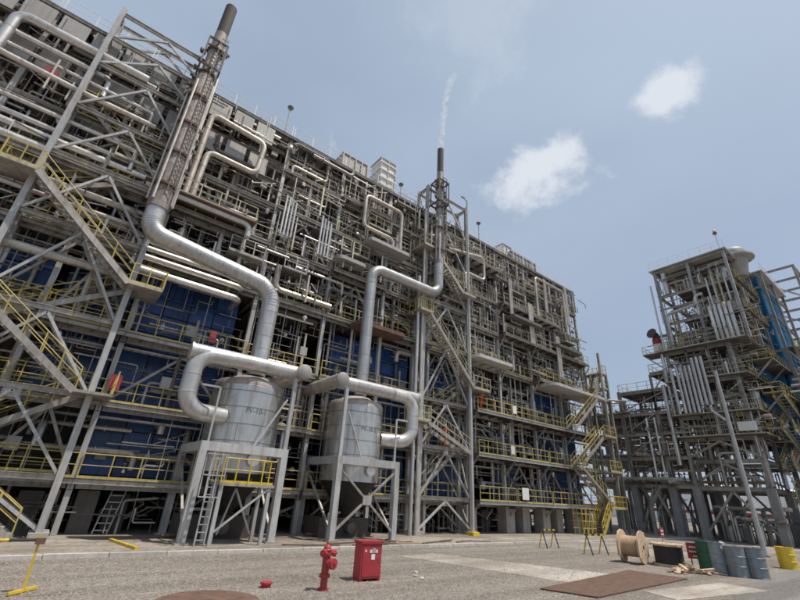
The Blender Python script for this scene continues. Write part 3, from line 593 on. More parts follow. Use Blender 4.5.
part(MB().tube([(26.7, 24.8, 30.8), (26.7, 24.8, 31.5), (26.2, 24.8, 31.75)], 0.05, 8).box(25.9, 26.3, 24.7, 24.9, 31.72, 31.84), 'lamp_head', 'steel', TC)
pole = thing('light_pole', 'slender pale pole running from its yellow foot up past the stair tower', 'pole', (26.35, 24.55, 0.07))
part(MB().tube([(26.35, 24.45, 0.1), (26.35, 24.45, 31.2)], [0.14, 0.10], 12), 'shaft', 'column', pole); part(MB().box(26.0, 26.7, 24.1, 24.8, 0.07, 0.3), 'footing', 'yellow_strong', pole, smooth=False)
# twin tall pipes left of the middle tower
dn = thing('downpipe_pair', 'pair of tall pale drain pipes running up the corner of the middle stair tower', 'pipe', (20.7, 24.6, 0.07))
for x, r, m in ((20.45, 0.15, 'whitepipe'), (20.95, 0.13, 'clad_dull')): pipe(dn, [(x, 24.75, 0.07), (x, 24.75, 20.0 if r > .14 else 27.5)], r, m, n=12, bands=2.5)
# far yellow stairs on the end unit
TF = thing('end_stairs', 'zigzag steel stairs with yellow handrails at the far end of the furnace building', 'stairs', (44, 23.7, 0.07))
stair(TF, (40.6, 23.9, 5.9), (46.2, 23.9, 9.5), 1.0); stair(TF, (40.6, 23.9, 9.6), (45.8, 23.9, 13.4), 1.0)
stair(TF, (43.2, 23.9, 0.1), (45.4, 23.9, 2.45), 1.1, 'yellow_strong', 'yellow'); stair(TF, (46.4, 23.8, 2.45), (41.0, 23.8, 5.9), 1.0)
stair(TF, (47.0, 24.6, 13.9), (48.9, 24.6, 17.0), 0.9)
landing(TF, 45.2, 48.4, 23.2, 25.0, 2.45, 'fr', 'yellow_strong'); landing(TF, 46.0, 48.6, 23.2, 25.0, 9.5, 'fr'); landing(TF, 48.2, 49.7, 23.8, 26.0, 17.0, 'fr'); landing(TF, 48.2, 49.8, 23.8, 26, 15.2, 'fr', 'cream'); landing(TF, 46.2, 48.6, 23.2, 25, 5.9, 'fr')
for x in (48.45, 49.6):
    for y in (23.9, 25.9): part(MB().ibeam((x, y, 0.07), (x, y, 17.0 if x > 49 else 19.5), 0.24, 0.24, 0.03), 'column', 'steel', TF)
for z in (5.6, 9.2, 13.6, 16.9): part(MB().ibeam((48.5, 23.9, z), (49.5, 23.9, z), 0.16, 0.24, 0.02), 'beam', 'steel', TF)
pipe(TF, [(48.6, 23.6, 13.75), (53.5, 23.6, 14.4), (53.5, 25.4, 14.4), (49, 25.4, 14.1)], 0.14, 'whitepipe', 0.7, 10)
fine_pipework(TF, [(48.1, 49.8, 24.0, 26.5, z, z + 3.4, 40, 'x') for z in (9.6, 12.6)], 55)
# scaffold of yellow tubes at the foot
SC = thing('tube_scaffold', 'dense yellow tube scaffold standing between two concrete piers', 'scaffold', (41.6, 24.2, 0.07))
for i in range(4):
    for y in (23.7, 24.6): part(MB().tube([(40.4 + i * .7, y, .07), (40.4 + i * .7, y, 2.3)], 0.035, 6), 'standard', 'yellow', SC)
for z in (0.6, 1.2, 1.8, 2.25):
    for y in (23.7, 24.6): part(MB().tube([(40.2, y, z), (42.7, y, z)], 0.03, 6), 'ledger', 'yellow', SC)
for i in range(3): part(MB().tube([(40.4 + i * .7, 23.66, .2), (41.1 + i * .7, 23.66, 2.1)], 0.03, 6), 'diagonal_tube', 'yellow', SC)

# ------------------------------------------------------------------ stacks with their bent ducts
def stack(label, xs, ys, ztop, zneck, zel, xt, zin, r0, r1, rduct, rust0):
    t = thing('vent_stack', label, 'stack', (xt, ys, zin))
    if r0 > 0.5:
        pipe(t, [(xs, ys, zneck), (xs, ys, zel), (xt, ys, zel - 1.0 if xs < xt else zel), (xt, ys, zin)], rduct, 'duct', 1.35, 24, 'duct', bands=0.9, steps=10)
    else:
        pipe(t, [(xs, ys, zneck), (xs, ys, zel), (xt, ys, zel), (xt, ys, zin)], rduct, 'duct', 1.0, 24, 'duct', bands=1.5, steps=9)
    part(MB().lathe((xs, ys, 0), [(r0, zneck - 0.05), (r0, rust0), (r1, rust0 + 0.5), (r1, ztop - 3.2)], 20), 'insulated_riser', 'rusty' if r0 > .5 else 'grimy', t)
    part(MB().lathe((xs, ys, 0), [(r1 - .02, ztop - 3.2), (r1 - .02, ztop), (r1 - .1, ztop), (r1 - .1, ztop - .6)], 20), 'chimney_tip', 'soot', t)
    # clamp frames, ladder and cable ducts up the riser
    z = zneck + 1.5
    while z < ztop - 4:
        r = (r0 if z < rust0 else r1) + 0.12
        part(MB().lathe((xs, ys, z), [(r - .13, -0.08), (r, -0.08), (r, 0.08), (r - .13, 0.08)], 20), 'clamp', 'rust', t); z += 2.4
    for a_, rr_ in ((200, .05), (235, .07), (330, .05), (350, .08)):     # tracer lines strapped to the riser
        px_, py_ = xs + (r0 + .1) * math.cos(R(a_)), ys + (r0 + .1) * math.sin(R(a_)); part(MB().tube([(px_, py_, zneck + .3), (px_, py_, rust0 + random.uniform(-2, 1))], rr_, 8), 'tracer_line', 'clad_dull', t)
    for q in range(14): inst(BRKT, 'bracket', t, (xs + random.choice([-1, 1]) * (r0 + .12), ys - .1, zneck + 3 + q * (ztop - 7 - zneck) / 14), (R(90) * (q % 2), 0, R(40 * q)))
    lm = MB(); xl = xs + r0 * 0.55; yl = ys - r0 - 0.08
    for s in (-.2, .2): lm.bar((xl + s, yl, zneck + 1), (xl + s, yl, ztop - 4), 0.05)
    z = zneck + 1.1
    while z < ztop - 4: lm.bar((xl - .2, yl, z), (xl + .2, yl, z), 0.035); z += 0.35
    part(lm, 'ladder', 'steel_dark', t)
    # square guide frame near the top
    for zf in (ztop - 4.6, ztop - 7.2):
        g = MB(); a = 0.62
        for p, q in (((-a, -a), (a, -a)), ((a, -a), (a, a)), ((a, a), (-a, a)), ((-a, a), (-a, -a))): g.ibeam((xs + p[0], ys + p[1], zf), (xs + q[0], ys + q[1], zf), 0.10, 0.15, 0.02)
        for p in ((a, 0), (-a, 0), (0, a), (0, -a)): g.bar((xs + p[0], ys + p[1], zf), (xs + p[0] * .3, ys + p[1] * .3, zf), 0.1)
        part(g, 'guide_frame', 'steel_dark', t)
    for sx in (-1, 1):
        for sy in (-1, 1): part(MB().bar((xs + sx * .62, ys + sy * .62, ztop - 7.2), (xs + sx * .62, ys + sy * .62, ztop - 4.6), 0.09), 'guide_post', 'steel_dark', t)
        part(MB().bar((xs + sx * .62, ys + .62, ztop - 7.2), (xs + sx * .62, ys + 2.2, ztop - 7.2), 0.12), 'guide_arm', 'steel_dark', t)
    return t
stack('big vent stack, rusty riser bending into a pale duct down to a vessel', 0.35, 23.9, 35.0, 16.4, 14.9, 7.75, 8.3, 0.58, 0.42, 0.52, 27.0)
stack('thinner vent stack, brown tip trailing steam, pale duct bending down to a vessel', 22.1, 24.1, 35.4, 21.5, 18.5, 15.1, 8.5, 0.42, 0.34, 0.42, 26.0)

# ------------------------------------------------------------------ vessels on their frames
TEXTS = []
def letter(txt, loc, nrm_deg, size, parent, m='ink', tilt=90, curve_r=None):
    cu = bpy.data.curves.new('lettering', 'FONT'); cu.body = txt; cu.size = size; cu.align_x = 'CENTER'; cu.align_y = 'CENTER'; cu.extrude = 0.004
    o = bpy.data.objects.new('lettering', cu); C.objects.link(o); bpy.context.view_layer.update()
    dg = bpy.context.evaluated_depsgraph_get(); me = bpy.data.meshes.new_from_object(o.evaluated_get(dg)); bpy.data.objects.remove(o); bpy.data.curves.remove(cu)
    if curve_r:
        for v in me.vertices: a = v.co.x / curve_r; d = v.co.z; v.co.x = (curve_r + d) * math.sin(a); v.co.z = (curve_r + d) * math.cos(a) - curve_r
    me.materials.append(M[m]); me.name = 'lettering'
    o = inst(me, 'lettering', parent, loc, (R(tilt), 0, R(nrm_deg))); return o
def vessel(label, cx, cy, fx0, fx1, fy0, fy1, rad, zdeck, ztop, side, txt, extras):
    t = thing('vessel', label, 'vessel', (cx, cy, 0.07), 'clad vessels on steel legs')
    shell = part(MB().lathe((cx, cy, 0), [(rad * .96, 3.1), (rad, 3.1), (rad, ztop - 0.55), (rad * .97, ztop - 0.5)], 48), 'shell', 'tankskin', t)
    part(MB().lathe((cx, cy, 0), [(rad * .985, ztop - 0.58), (rad * .99, ztop - 0.40), (rad * .93, ztop - .18), (rad * .62, ztop), (rad * .5, ztop + .16), (rad * .2, ztop + .22), (.02, ztop + .24)], 48), 'dome', 'dome', t)
    for z in [zdeck + 0.2 + i * 0.86 for i in range(5)]:
        if z < ztop - 0.55: part(MB().lathe((cx, cy, z), [(rad - .01, -.014), (rad + .012, -.014), (rad + .012, .014), (rad - .01, .014)], 48), 'seam_band', 'steel_dark', shell)
    for i in range(20):                                          # vertical lap joints
        a = R(47 * i + 10); zc = zdeck + 0.2 + (i % 5) * 0.86
        part(MB().bar((cx + rad * math.cos(a), cy + rad * math.sin(a), zc), (cx + rad * math.cos(a), cy + rad * math.sin(a), zc + 0.86), 0.02, 0.02), 'lap_joint', 'steel_dark', shell)
    part(MB().lathe((cx, cy, 0), [(0.3, 1.2), (0.34, 1.2), (rad * .95, 3.1), (rad * .9, 3.12)], 40), 'cone', 'black', t)
    part(MB().tube([(cx, cy, 1.25), (cx, cy, 0.3)], 0.28, 14), 'drain_leg', 'black', t)
    # frame
    h = 0.34
    for x in (fx0, fx1):
        for y in (fy0, fy1):
            part(MB().bar((x, y, 0.07), (x, y, zdeck - 0.42), 0.34, 0.34), 'leg', 'column', t); part(MB().box(x - .3, x + .3, y - .3, y + .3, 0.07, 0.14), 'base_plate', 'steel', t, smooth=False)
    for y in (fy0, fy1): part(MB().bar((fx0 - .17, y, zdeck - .21), (fx1 + .17, y, zdeck - .21), 0.34, 0.42), 'ring_beam', 'column', t)
    for x in (fx0, fx1): part(MB().bar((x, fy0 + .17, zdeck - .213), (x, fy1 - .17, zdeck - .213), 0.34, 0.42), 'ring_beam', 'column', t)
    def X(x0, y0, x1, y1, both=True):
        part(MB().bar((x0, y0, 0.5), (x1, y1, zdeck - 0.6), 0.11), 'brace', 'steel', t)
        if both: part(MB().bar((x1, y1, 0.5), (x0, y0, zdeck - 0.6), 0.11), 'brace', 'steel', t)
    if extras == 'X': X(fx0 + .1, fy0 + 0.02, fx1 - .1, fy0 - 0.1); part(MB().box(cx - .3, cx + .3, fy0 - .12, fy0 - .08, 1.9, 2.4), 'gusset', 'column', t, smooth=False)
    X(fx0 + .1, fy1, fx1 - .1, fy1 - .1); X(fx0, fy0 + .1, fx0, fy1 - .1, False); X(fx1, fy0 + .1, fx1, fy1 - .1, False)
    # manhole
    part(MB().lathe((cx + 0.25, cy - rad - 0.1, 3.75), [(0.05, -0.12), (0.30, -0.12), (0.30, -0.04), (0.22, -.04), (0.22, .2)], 20, 'y'), 'manhole', 'white', t)
    # header and looping inlet
    s = side; xe = fx1 + 0.35 if s < 0 else fx0 - 0.5          # end next to the other vessel
    xo = cx + s * 3.55; zh = 8.66 if s < 0 else 8.75; yh = 22.75
    pipe(t, [(xe, yh, zh), (xo + s * 0.35, yh, zh)], 0.42, 'whitepipe', None, 22, 'header', bands=2.4)
    part(MB().lathe((xo + s * .35, yh, zh), [(.2, -.04), (.47, -.04), (.47, .06), (.2, .06)], 22, 'x'), 'end_flange', 'whitepipe', t)
    pipe(t, [(xo - s * 1.8, yh - .05, zh - .05), (xo, yh - .05, zh - .1), (xo, yh - .05, 5.75), (cx + s * (rad - 0.5), yh + .55, 5.75)], 0.42, 'whitepipe', 0.95, 22, 'inlet_loop', steps=9)
    for z in (6.6, 7.5): part(MB().tube([(xo, yh - .05, z - .03), (xo, yh - .05, z + .03)], 0.434, 22), 'seam_band', 'clad_dull', t)
    pipe(t, [(xe, yh - .75, zh), (xe, 26.8, zh)], 0.42, 'clad_dull', None, 22, 'cross_header', bands=1.8)
    part(MB().lathe((xe, yh - .78, zh), [(.02, -.08), (.3, -.06), (.43, 0), (.43, .1)], 22, 'y'), 'end_cap', 'panel', t)
    # pipe support posts from the ring beam
    for x in ((fx1 if s < 0 else fx0), ): part(MB().bar((x, fy0, zdeck), (x, fy0, zh - .42), 0.2), 'support_post', 'column', t)
    xs = fx0 if s < 0 else fx1; px = xs - s * 0.15
    part(MB().bar((px, fy0, zdeck), (px, fy0, 7.0), 0.09).bar((px, fy0, 7.0), (px + s * 0.9, fy0, 7.0), 0.09), 'davit', 'column', t)
    part(MB().bar((fx1 - .3 if s < 0 else fx0 + .3, fy0, 7.0), (fx1 - 1.7 if s < 0 else fx0 + 1.5, fy0, zdeck), 0.08), 'support_strut', 'column', t)
    letter(txt, (cx, cy - rad - 0.012, 6.15), 0, 0.36, t, curve_r=rad)
    return t
V1 = vessel('silver clad vessel on grey legs, small yellow railed platform beneath it', 7.75, 24.45, 5.45, 9.55, 22.3, 26.4, 1.94, 4.4, 8.05, -1, 'FV-10-1', 'P')
V2 = vessel('silver clad vessel on grey legs with plain X bracing in front', 15.05, 24.45, 12.95, 17.1, 22.3, 26.4, 1.86, 4.4, 8.15, 1, 'FV-10-2', 'X')
# access platform below the first vessel
AP = thing('access_platform', 'small steel platform with yellow railing and ladder under the first clad vessel', 'platform', (7.6, 22.0, 0.07))
for x in (6.45, 8.75):
    for y in (21.55, 22.75): part(MB().bar((x, y, 0.07), (x, y, 2.5), 0.16), 'leg', 'column', AP)
part(MB().box(6.3, 8.95, 21.4, 22.9, 2.5, 2.62), 'platform_deck', 'steel', AP, smooth=False)
for x0, x1 in ((6.5, 8.7), ): part(MB().bar((x0, 21.5, 0.6), (x1, 21.5, 2.45), 0.08), 'brace', 'column', AP); part(MB().bar((7.3, 22.0, 2.4), (8.4, 22.2, 0.5), 0.08), 'brace', 'column', AP); part(MB().bar((7.5, 22.6, 2.4), (7.0, 22.6, 0.4), 0.08), 'brace', 'column', AP)
railing(AP, (6.35, 21.45, 2.62), (8.9, 21.45, 2.62), 'yellow_strong', post=0.65); railing(AP, (8.9, 21.45, 2.62), (8.9, 22.9, 2.62), 'yellow_strong', post=0.7); railing(AP, (6.35, 22.9, 2.62), (8.9, 22.9, 2.62), 'yellow', post=0.65)
lm = MB()
for x in (5.85, 6.25): lm.bar((x, 21.6, 0.1), (x, 21.6, 3.9), 0.06)
for i in range(12): lm.bar((5.85, 21.6, 0.3 + i * .3), (6.25, 21.6, 0.3 + i * .3), 0.035)
part(lm, 'ladder', 'column', AP)
cg = MB()
for x in (5.45, 5.7, 6.05, 6.4): cg.bar((x, 21.2, 2.0), (x, 21.25, 3.8), 0.045)
for z in (2.0, 2.9, 3.8): cg.bar((5.45, 21.2, z), (6.4, 21.2, z), 0.05)
part(cg, 'ladder_cage', 'column', AP)
# machinery beneath the vessels
for (x, lab) in ((7.4, 'dark pump block on a skid beneath the vessel with the yellow railed platform'), (14.9, 'rust-streaked dark sump tank beneath the X braced vessel')):
    t = thing('pump_skid', lab, 'machine', (x, 25.0, 0.07))
    part(MB().box(x - 1.7, x + 1.7, 24.2, 26.2, 0.07, 1.1), 'skid_body', 'soot', t); part(MB().lathe((x + .2, 24.0, 0.6), [(.1, -.4), (.3, -.35), (.3, .2)], 14, 'y'), 'pump_head', 'steel_dark', t)
    pipe(t, [(x - 1.5, 23.6, 0.07), (x - 1.5, 23.6, 1.4), (x - .7, 23.6, 1.4), (x - .7, 24.6, 1.4)], 0.07, 'steel', n=8)
    pipe(t, [(x - 2.3, 24.6, 0.2), (x + 2.2, 24.6, 0.2)], 0.09, 'rust', n=8)

# ------------------------------------------------------------------ the opposite process tower and its pipe rack
XT = 56.0
PT = thing('process_tower', 'grey steel process tower with tall silver pipes and fireproofed legs across the yard', 'process tower', (61, 15.5, 0.0))
TX = [56.0, 62.0, 68.0]
TY = [12.6, 19.0]
for x in TX:
    for y in TY:
        part(MB().box(x - .36, x + .36, y - .36, y + .36, 0, 5.0), 'leg_casing', 'fireproof', PT, smooth=False)
        part(MB().ibeam((x, y, 5.0), (x, y, 20.2), 0.34, 0.34, 0.045), 'column', 'steel', PT)
TLV = [5.15, 7.8, 10.1, 12.5, 16.4, 20.3]
for i, z in enumerate(TLV):
    for x in TX: part(MB().ibeam((x, TY[0] + .2, z - .25), (x, TY[1] - .2, z - .25), 0.25, 0.42, 0.03), 'beam', 'steel', PT)
    for y in TY: part(MB().ibeam((TX[0] + .2, y, z - .25), (TX[2] - .2, y, z - .25), 0.25, 0.42, 0.03), 'beam', 'steel', PT)
    if z > 9:
        d = part(MB().box(55.2, 69, 11.4 if z < 18 else 10.6, 19.6, z - .06, z), 'deck', 'deck', PT, smooth=False)
        for q in range(8): part(MB().ibeam((TX[0] + q * 1.7, 11.5, z - .2), (TX[0] + q * 1.7, 19.5, z - .2), 0.14, 0.2, 0.02), 'joist', 'steel_dark', d)
        y0 = 11.45 if z < 18 else 10.65
        railing(PT, (55.25, y0, z), (55.25, 19.55, z), 'cream'); railing(PT, (55.25, y0, z), (69, y0, z), 'yellow')
zz = [0.2, 5.15, 7.8, 10.1]
for i in range(3):
    for x in (56.0, 62.0):
        ym = (TY[0] + TY[1]) / 2
        for y in TY: part(MB().bar((x, y, zz[i] + .2), (x, ym, zz[i + 1] - .5), 0.2), 'brace', 'steel', PT)
part(MB().tube([(55.9, 12.9, 5.5), (55.9, 18.8, 5.5)], 0.14, 10), 'rusty_pipe', 'rust', PT)
# upper tower: open cage with roof deck
UY = [10.5, 14.4, 18.3]; UX = [56.0, 60.5, 65.0]
for x in UX:
    for y in UY: part(MB().ibeam((x, y, 20.3), (x, y, 31.4), 0.28, 0.28, 0.04), 'column', 'column' if x == 56 else 'steel', PT)
for z in (24.0, 27.8, 31.5):
    for x in UX: part(MB().ibeam((x, UY[0], z - .2), (x, UY[2], z - .2), 0.22, 0.36, 0.03), 'beam', 'steel', PT)
    for y in UY: part(MB().ibeam((UX[0], y, z - .2), (UX[2], y, z - .2), 0.22, 0.36, 0.03), 'beam', 'steel', PT)
    d = part(MB().box(55.6 if z > 30 else 56.8, 65.6, 10.1, 18.8 if z > 30 else 16.6, z, z + .08), 'deck', 'soffit' if z > 30 else 'deck', PT, smooth=False)
    for q in range(6): part(MB().ibeam((56.2 + q * 1.7, 10.3, z - .12), (56.2 + q * 1.7, 18.6 if z > 30 else 16.5, z - .12), 0.12, 0.2, 0.02), 'joist', 'steel_dark', d)
    if z < 30: railing(PT, (56.85, 10.2, z + .08), (56.85, 16.5, z + .08), 'yellow'); railing(PT, (56.8, 10.15, z + .08), (65.5, 10.15, z + .08), 'yellow')
    else: railing(PT, (55.65, 10.2, z + .08), (55.65, 18.7, z + .08), 'white', toe=False)
for z0, z1 in ((20.3, 24), (24, 27.8)): part(MB().bar((60.5, 14.6, z0), (60.5, 18.1, z1 - .3), 0.18), 'brace', 'steel', PT); part(MB().bar((65, 14.6, z0), (65, 10.7, z1 - .3), 0.18), 'brace', 'steel', PT)
for y in (18.6, 18.0, 17.55, 17.1, 16.65): pipe(PT, [(55.0, y, 12.6), (55.0, y, 18.0)], 0.16, 'whitepipe', n=10)
for y in (16.2, 15.75, 15.3): pipe(PT, [(54.95, y, 13.3), (54.95, y, 18.8)], 0.17, 'whitepipe', n=10)
for y in (18.6, 18.0, 17.55, 17.1, 16.65, 15.2, 14.6, 14.0): pipe(PT, [(56.6, y, 10.2), (56.6, y, 12.3)], 0.14, 'steel', n=8)
for q in range(5): pipe(PT, [(55.7, 13.3 - q * .48, 20.4), (55.7, 13.3 - q * .48, 24.6 + .2 * (q % 2)), (56.4, 13.3 - q * .48, 25)], 0.21, 'clad', n=12)
for q in range(4): pipe(PT, [(55.8, 12.9 - q * .6, 24.9), (55.8, 12.9 - q * .6, 28.4)], 0.10, 'whitepipe', n=8)
pipe(PT, [(54.6, 14.4, 11.5), (54.6, 15.4, 12.6), (54.6, 15.4, 13.2)], 0.15, 'whitepipe', n=10)
vp = thing('tall_pole', 'tall slim steel pole rising from behind the grey drums before the process tower', 'pole', (40.87, 10.6, 0)); part(MB().tube([(40.87, 10.6, 0), (40.87, 10.6, 13.2)], [.17, .12], 12), 'shaft', 'column', vp); part(MB().box(40.6, 41.15, 10.3, 10.9, 0, .12), 'base_plate', 'steel', vp, smooth=False)
pipe(PT, [(55.7, 17.9, 21), (55.7, 17.9, 25.0), (55.7, 14.6, 25.4), (56.4, 14.6, 26)], 0.17, 'whitepipe', n=10)
pipe(PT, [(56.6, 16.8, 22.0), (56.6, 14.6, 22.2), (57.4, 14.2, 20.8)], 0.45, 'clad_dull', n=14)
pipe(PT, [(56.0, 17.3, 27.8), (56.0, 17.3, 30.8)], 0.28, 'whitepipe', n=10)
prg = random.Random(5)
for _ in range(290):
    z = prg.choice([0.1, 0.1, 5.2, 7.9, 10.2, 12.6, 16.5, 20.4, 24.1, 27.9]); up = z > 20; y = prg.uniform(10.9 if up else 12.2, 18.4); x = prg.uniform(55.4, 63); r = prg.choice([.03, .05, .07, .1, .14, .2]); h = prg.uniform(1.6, 3.2)
    m = prg.choice(['clad', 'steel', 'steel_dark', 'clad_dull', 'steel'])
    if prg.random() < .5: pipe(PT, [(x, y, z), (x, y, z + h), (x, y + prg.uniform(-2.5, 2.5), z + h)], r, m, n=7, steps=3)
    else: pipe(PT, [(x, y, z), (x, y, z + h * .6), (x + prg.uniform(1, 3), y, z + h * .6)], r, m, n=7, steps=3)
for _ in range(60): inst(VALVE, 'valve', PT, (prg.uniform(55.8, 58), prg.uniform(11.8, 19), prg.choice([10.5, 12.9, 17, 20.8])), (0, 0, prg.choice([0, R(90)])))
for y in (14.7, 16.9): part(MB().ibeam((56.0, y, 5.2), (56.0, y, 20.2), 0.22, 0.22, 0.03), 'post', 'steel', PT)
for z in (14.4, 18.3, 22.1, 25.9): part(MB().ibeam((56.0, 12.6 if z < 20 else 10.6, z), (56.0, 18.9 if z < 20 else 18.2, z), 0.14, 0.2, 0.02), 'girt', 'steel', PT); part(MB().ibeam((56.1, 12.6 if z < 20 else 10.5, z), (64.9, 12.6 if z < 20 else 10.5, z), 0.14, 0.2, 0.02), 'girt', 'steel', PT)
for _ in range(160):
    z = prg.choice([7.9, 10.2, 12.6, 16.5, 20.4, 20.4, 24.1, 27.9]); up = z > 20; y = prg.uniform(10.6 if up else 11.8, 18.6); x = prg.uniform(55.3, 58.5); h = prg.uniform(.6, 2.6); q = prg.random()
    if q < .45: part(MB().bar((x, y, z), (x, y, z + h), prg.uniform(.03, .09)), 'conduit', prg.choice(['steel', 'rail_grey', 'whitepipe', 'clad_dull']), PT)
    else: part(MB().bar((x, y, z + h), (x, y + prg.uniform(-2.5, 2.5), z + h), prg.uniform(.03, .09)), 'conduit', prg.choice(['steel', 'rail_grey', 'whitepipe', 'clad_dull']), PT)
for z, h, y in ((10.1, 2.3, 13.2), (12.5, 3.8, 17.9), (20.3, 3.7, 17.0), (24.1, 3.6, 11.8)):
    lad = MB()
    for s_ in (-.22, .22): lad.bar((55.3, y + s_, z), (55.3, y + s_, z + h + 1), .05)
    for q in range(int((h + 1) / .3)): lad.bar((55.3, y - .22, z + q * .3), (55.3, y + .22, z + q * .3), .03)
    part(lad, 'ladder', 'yellow', PT)
for q in range(6): r_ = prg.uniform(.3, .5); part(MB().lathe((58.5 + q * .3, 12.2 + q * 1.1, 20.3 if q % 2 else 12.5), [(r_ * .7, 0), (r_, .1), (r_, 2.2), (r_ * .6, 2.5), (.1, 2.6)], 14), 'standing_drum', 'clad_dull', PT)
fine_pipework(PT, [(55.2, 59.5, 12.0 if z < 20 else 10.5, 19.0, z, z2, n, 'y') for z, z2, n in ((5.2, 7.8, 50), (7.8, 10.1, 60), (10.1, 12.4, 130), (12.5, 16.3, 200), (16.4, 20.2, 200), (20.3, 24, 200), (24.1, 27.7, 130), (27.9, 31.3, 90))] + [(56, 66, 9.8, 11.4, z, z + 3.4, 34, 'x') for z in (.1, 3.6, 7.1, 10.6, 14.5, 18.2, 20.4, 24)], 77)
# side decks on the face towards the road, with a yellow caged stair
for z in (14.5, 18.2):
    part(MB().box(58, 68, 9.6, 11.4, z - .1, z), 'side_deck', 'deck', PT, smooth=False); railing(PT, (58, 9.65, z), (68, 9.65, z), 'yellow'); railing(PT, (58.02, 9.65, z), (58.02, 11.3, z), 'yellow')
    for x in (58.2, 63, 67.8): part(MB().bar((x, 9.7, z - .1), (x, 11.6, z - 2), 0.14), 'knee_brace', 'steel', PT)
for z0 in (0.1, 3.6, 7.1, 10.6): stair(PT, (57.5, 11.0, z0), (61.5, 11.0, z0 + 1.75), 0.9); stair(PT, (61.5, 10.0, z0 + 1.75), (57.5, 10.0, z0 + 3.5), 0.9)
part(MB().box(55.05, 55.11, 12.0, 13.6, 10.4, 11.3), 'notice_board', 'white', PT, smooth=False)
# domed vessel top on the roof and small flare drum with a red cap
part(MB().lathe((61.0, 10.6, 31.7), [(.9, -2.2), (1.35, 0), (1.4, .2), (1.4, 1.3), (1.2, 1.7), (.7, 1.95), (.1, 2.05)], 28), 'dome_vessel', 'panel', PT)
part(MB().lathe((61.0, 10.6, 32.0), [(1.35, 0), (2.1, 0), (2.1, .22), (1.35, .22)], 28), 'dome_walkway', 'soffit', PT)
rc = thing('red_capped_drum', 'white and red drum with a black disc hood on a railed tower deck', 'drum', (56.4, 19.9, 20.3))
part(MB().lathe((56.4, 19.9, 20.3), [(.5, 0), (.55, .05), (.55, 1.3), (.5, 1.35)], 18), 'drum_body', 'white', rc); part(MB().lathe((56.4, 19.9, 20.3), [(.5, 1.35), (.52, 1.4), (.5, 2.1), (.4, 2.2)], 18), 'red_collar', 'red_sign', rc)
part(MB().tube([(56.4, 19.9, 22.4), (56.4, 19.9, 22.9), (55.8, 20.1, 23.1)], .42, 14, bend=.3).tube([(55.85, 20.08, 23.08), (55.7, 20.13, 23.13)], .66, 18), 'cap', 'soot', rc)
part(MB().box(55.4, 57.6, 19.65, 21.5, 20.2, 20.3), 'side_deck', 'deck', PT, smooth=False); railing(PT, (55.45, 19.6, 20.3), (55.45, 21.45, 20.3), 'cream'); railing(PT, (55.4, 21.45, 20.3), (57.6, 21.45, 20.3), 'cream')
part(MB().bar((56, 21.3, 20.1), (56, 19.2, 18), 0.16), 'knee_brace', 'steel', PT)
pipe(PT, [(55.7, 19.0, 20.4), (55.7, 19.0, 29.5)], 0.12, 'whitepipe', n=8); pipe(PT, [(55.9, 19.5, 12.5), (55.9, 19.5, 20.2)], 0.2, 'clad', n=10); pipe(PT, [(55.6, 20.0, 7.2), (55.6, 20.0, 16.3)], 0.24, 'clad', n=10)
am = thing('aviation_light', 'small red and white warning light on a mast over the tower roof', 'light', (56.5, 10.8, 31.58))
part(MB().tube([(56.5, 10.8, 31.58), (56.5, 10.8, 34.0)], 0.03, 6), 'mast', 'steel', am); part(MB().lathe((56.5, 10.8, 34.0), [(.1, 0), (.22, .08), (.22, .3), (.1, .4)], 12), 'red_lens', 'red_sign', am); part(MB().lathe((56.5, 10.8, 34.4), [(.16, 0), (.2, .1), (.12, .35)], 12), 'white_cap', 'white', am)
# blue tube bank behind
BT = thing('blue_tube_bank', 'bank of tall bright blue tubes in a steel frame beside the process tower', 'tube bank', (74, 10, 0))
for q in range(17): part(MB().tube([(66.4 + q * .62, 10.0, 8), (66.4 + q * .62, 10.0, 31.4)], 0.2, 12), 'blue_tube', 'blue_bright', BT)
part(MB().box(66.2, 76.6, 10.45, 13.8, 8, 31.2), 'blue_casing', 'blue_bright', BT, smooth=False)
for x in (66, 71.5, 77):
    for y in (9.4, 14.5): part(MB().ibeam((x, y, 0), (x, y, 31.8), 0.3, 0.3, 0.04), 'column', 'steel', BT)
for z in (5, 8, 12, 16.5, 21, 25.5, 29.7): part(MB().ibeam((66, 9.4, z), (77, 9.4, z), 0.2, 0.3, 0.03), 'beam', 'steel', BT); part(MB().ibeam((66, 9.4, z), (66, 14.5, z), 0.2, 0.3, 0.03), 'beam', 'steel', BT)
part(MB().box(65.7, 77.4, 9.0, 15, 31.8, 31.92), 'deck', 'soffit', BT, smooth=False); railing(BT, (65.8, 9.1, 31.92), (77.3, 9.1, 31.92), 'white')
for z in (8.2, 12.2, 16.7, 21.2): part(MB().box(66, 77, 8.5, 9.3, z, z + .08), 'deck', 'deck', BT, smooth=False); railing(BT, (66, 8.55, z + .08), (77, 8.55, z + .08), 'yellow')
for q in range(3): pipe(BT, [(69 + q * 2.6, 8.0, 0.05), (69 + q * 2.6, 8.0, 19 + q), (69 + q * 2.6, 9.2, 20 + q)], 0.26, 'clad', n=12)
SF = thing('side_frame', 'braced steel frame full of pipes in front of the bright blue tubes', 'steel frame', (65, 8, 0))
for x in (60.5, 65, 69.5):
    for y in (6.6, 8.4): part(MB().ibeam((x, y, 0), (x, y, 21 if x > 61 else 16), 0.24, 0.24, 0.03), 'column', 'steel', SF)
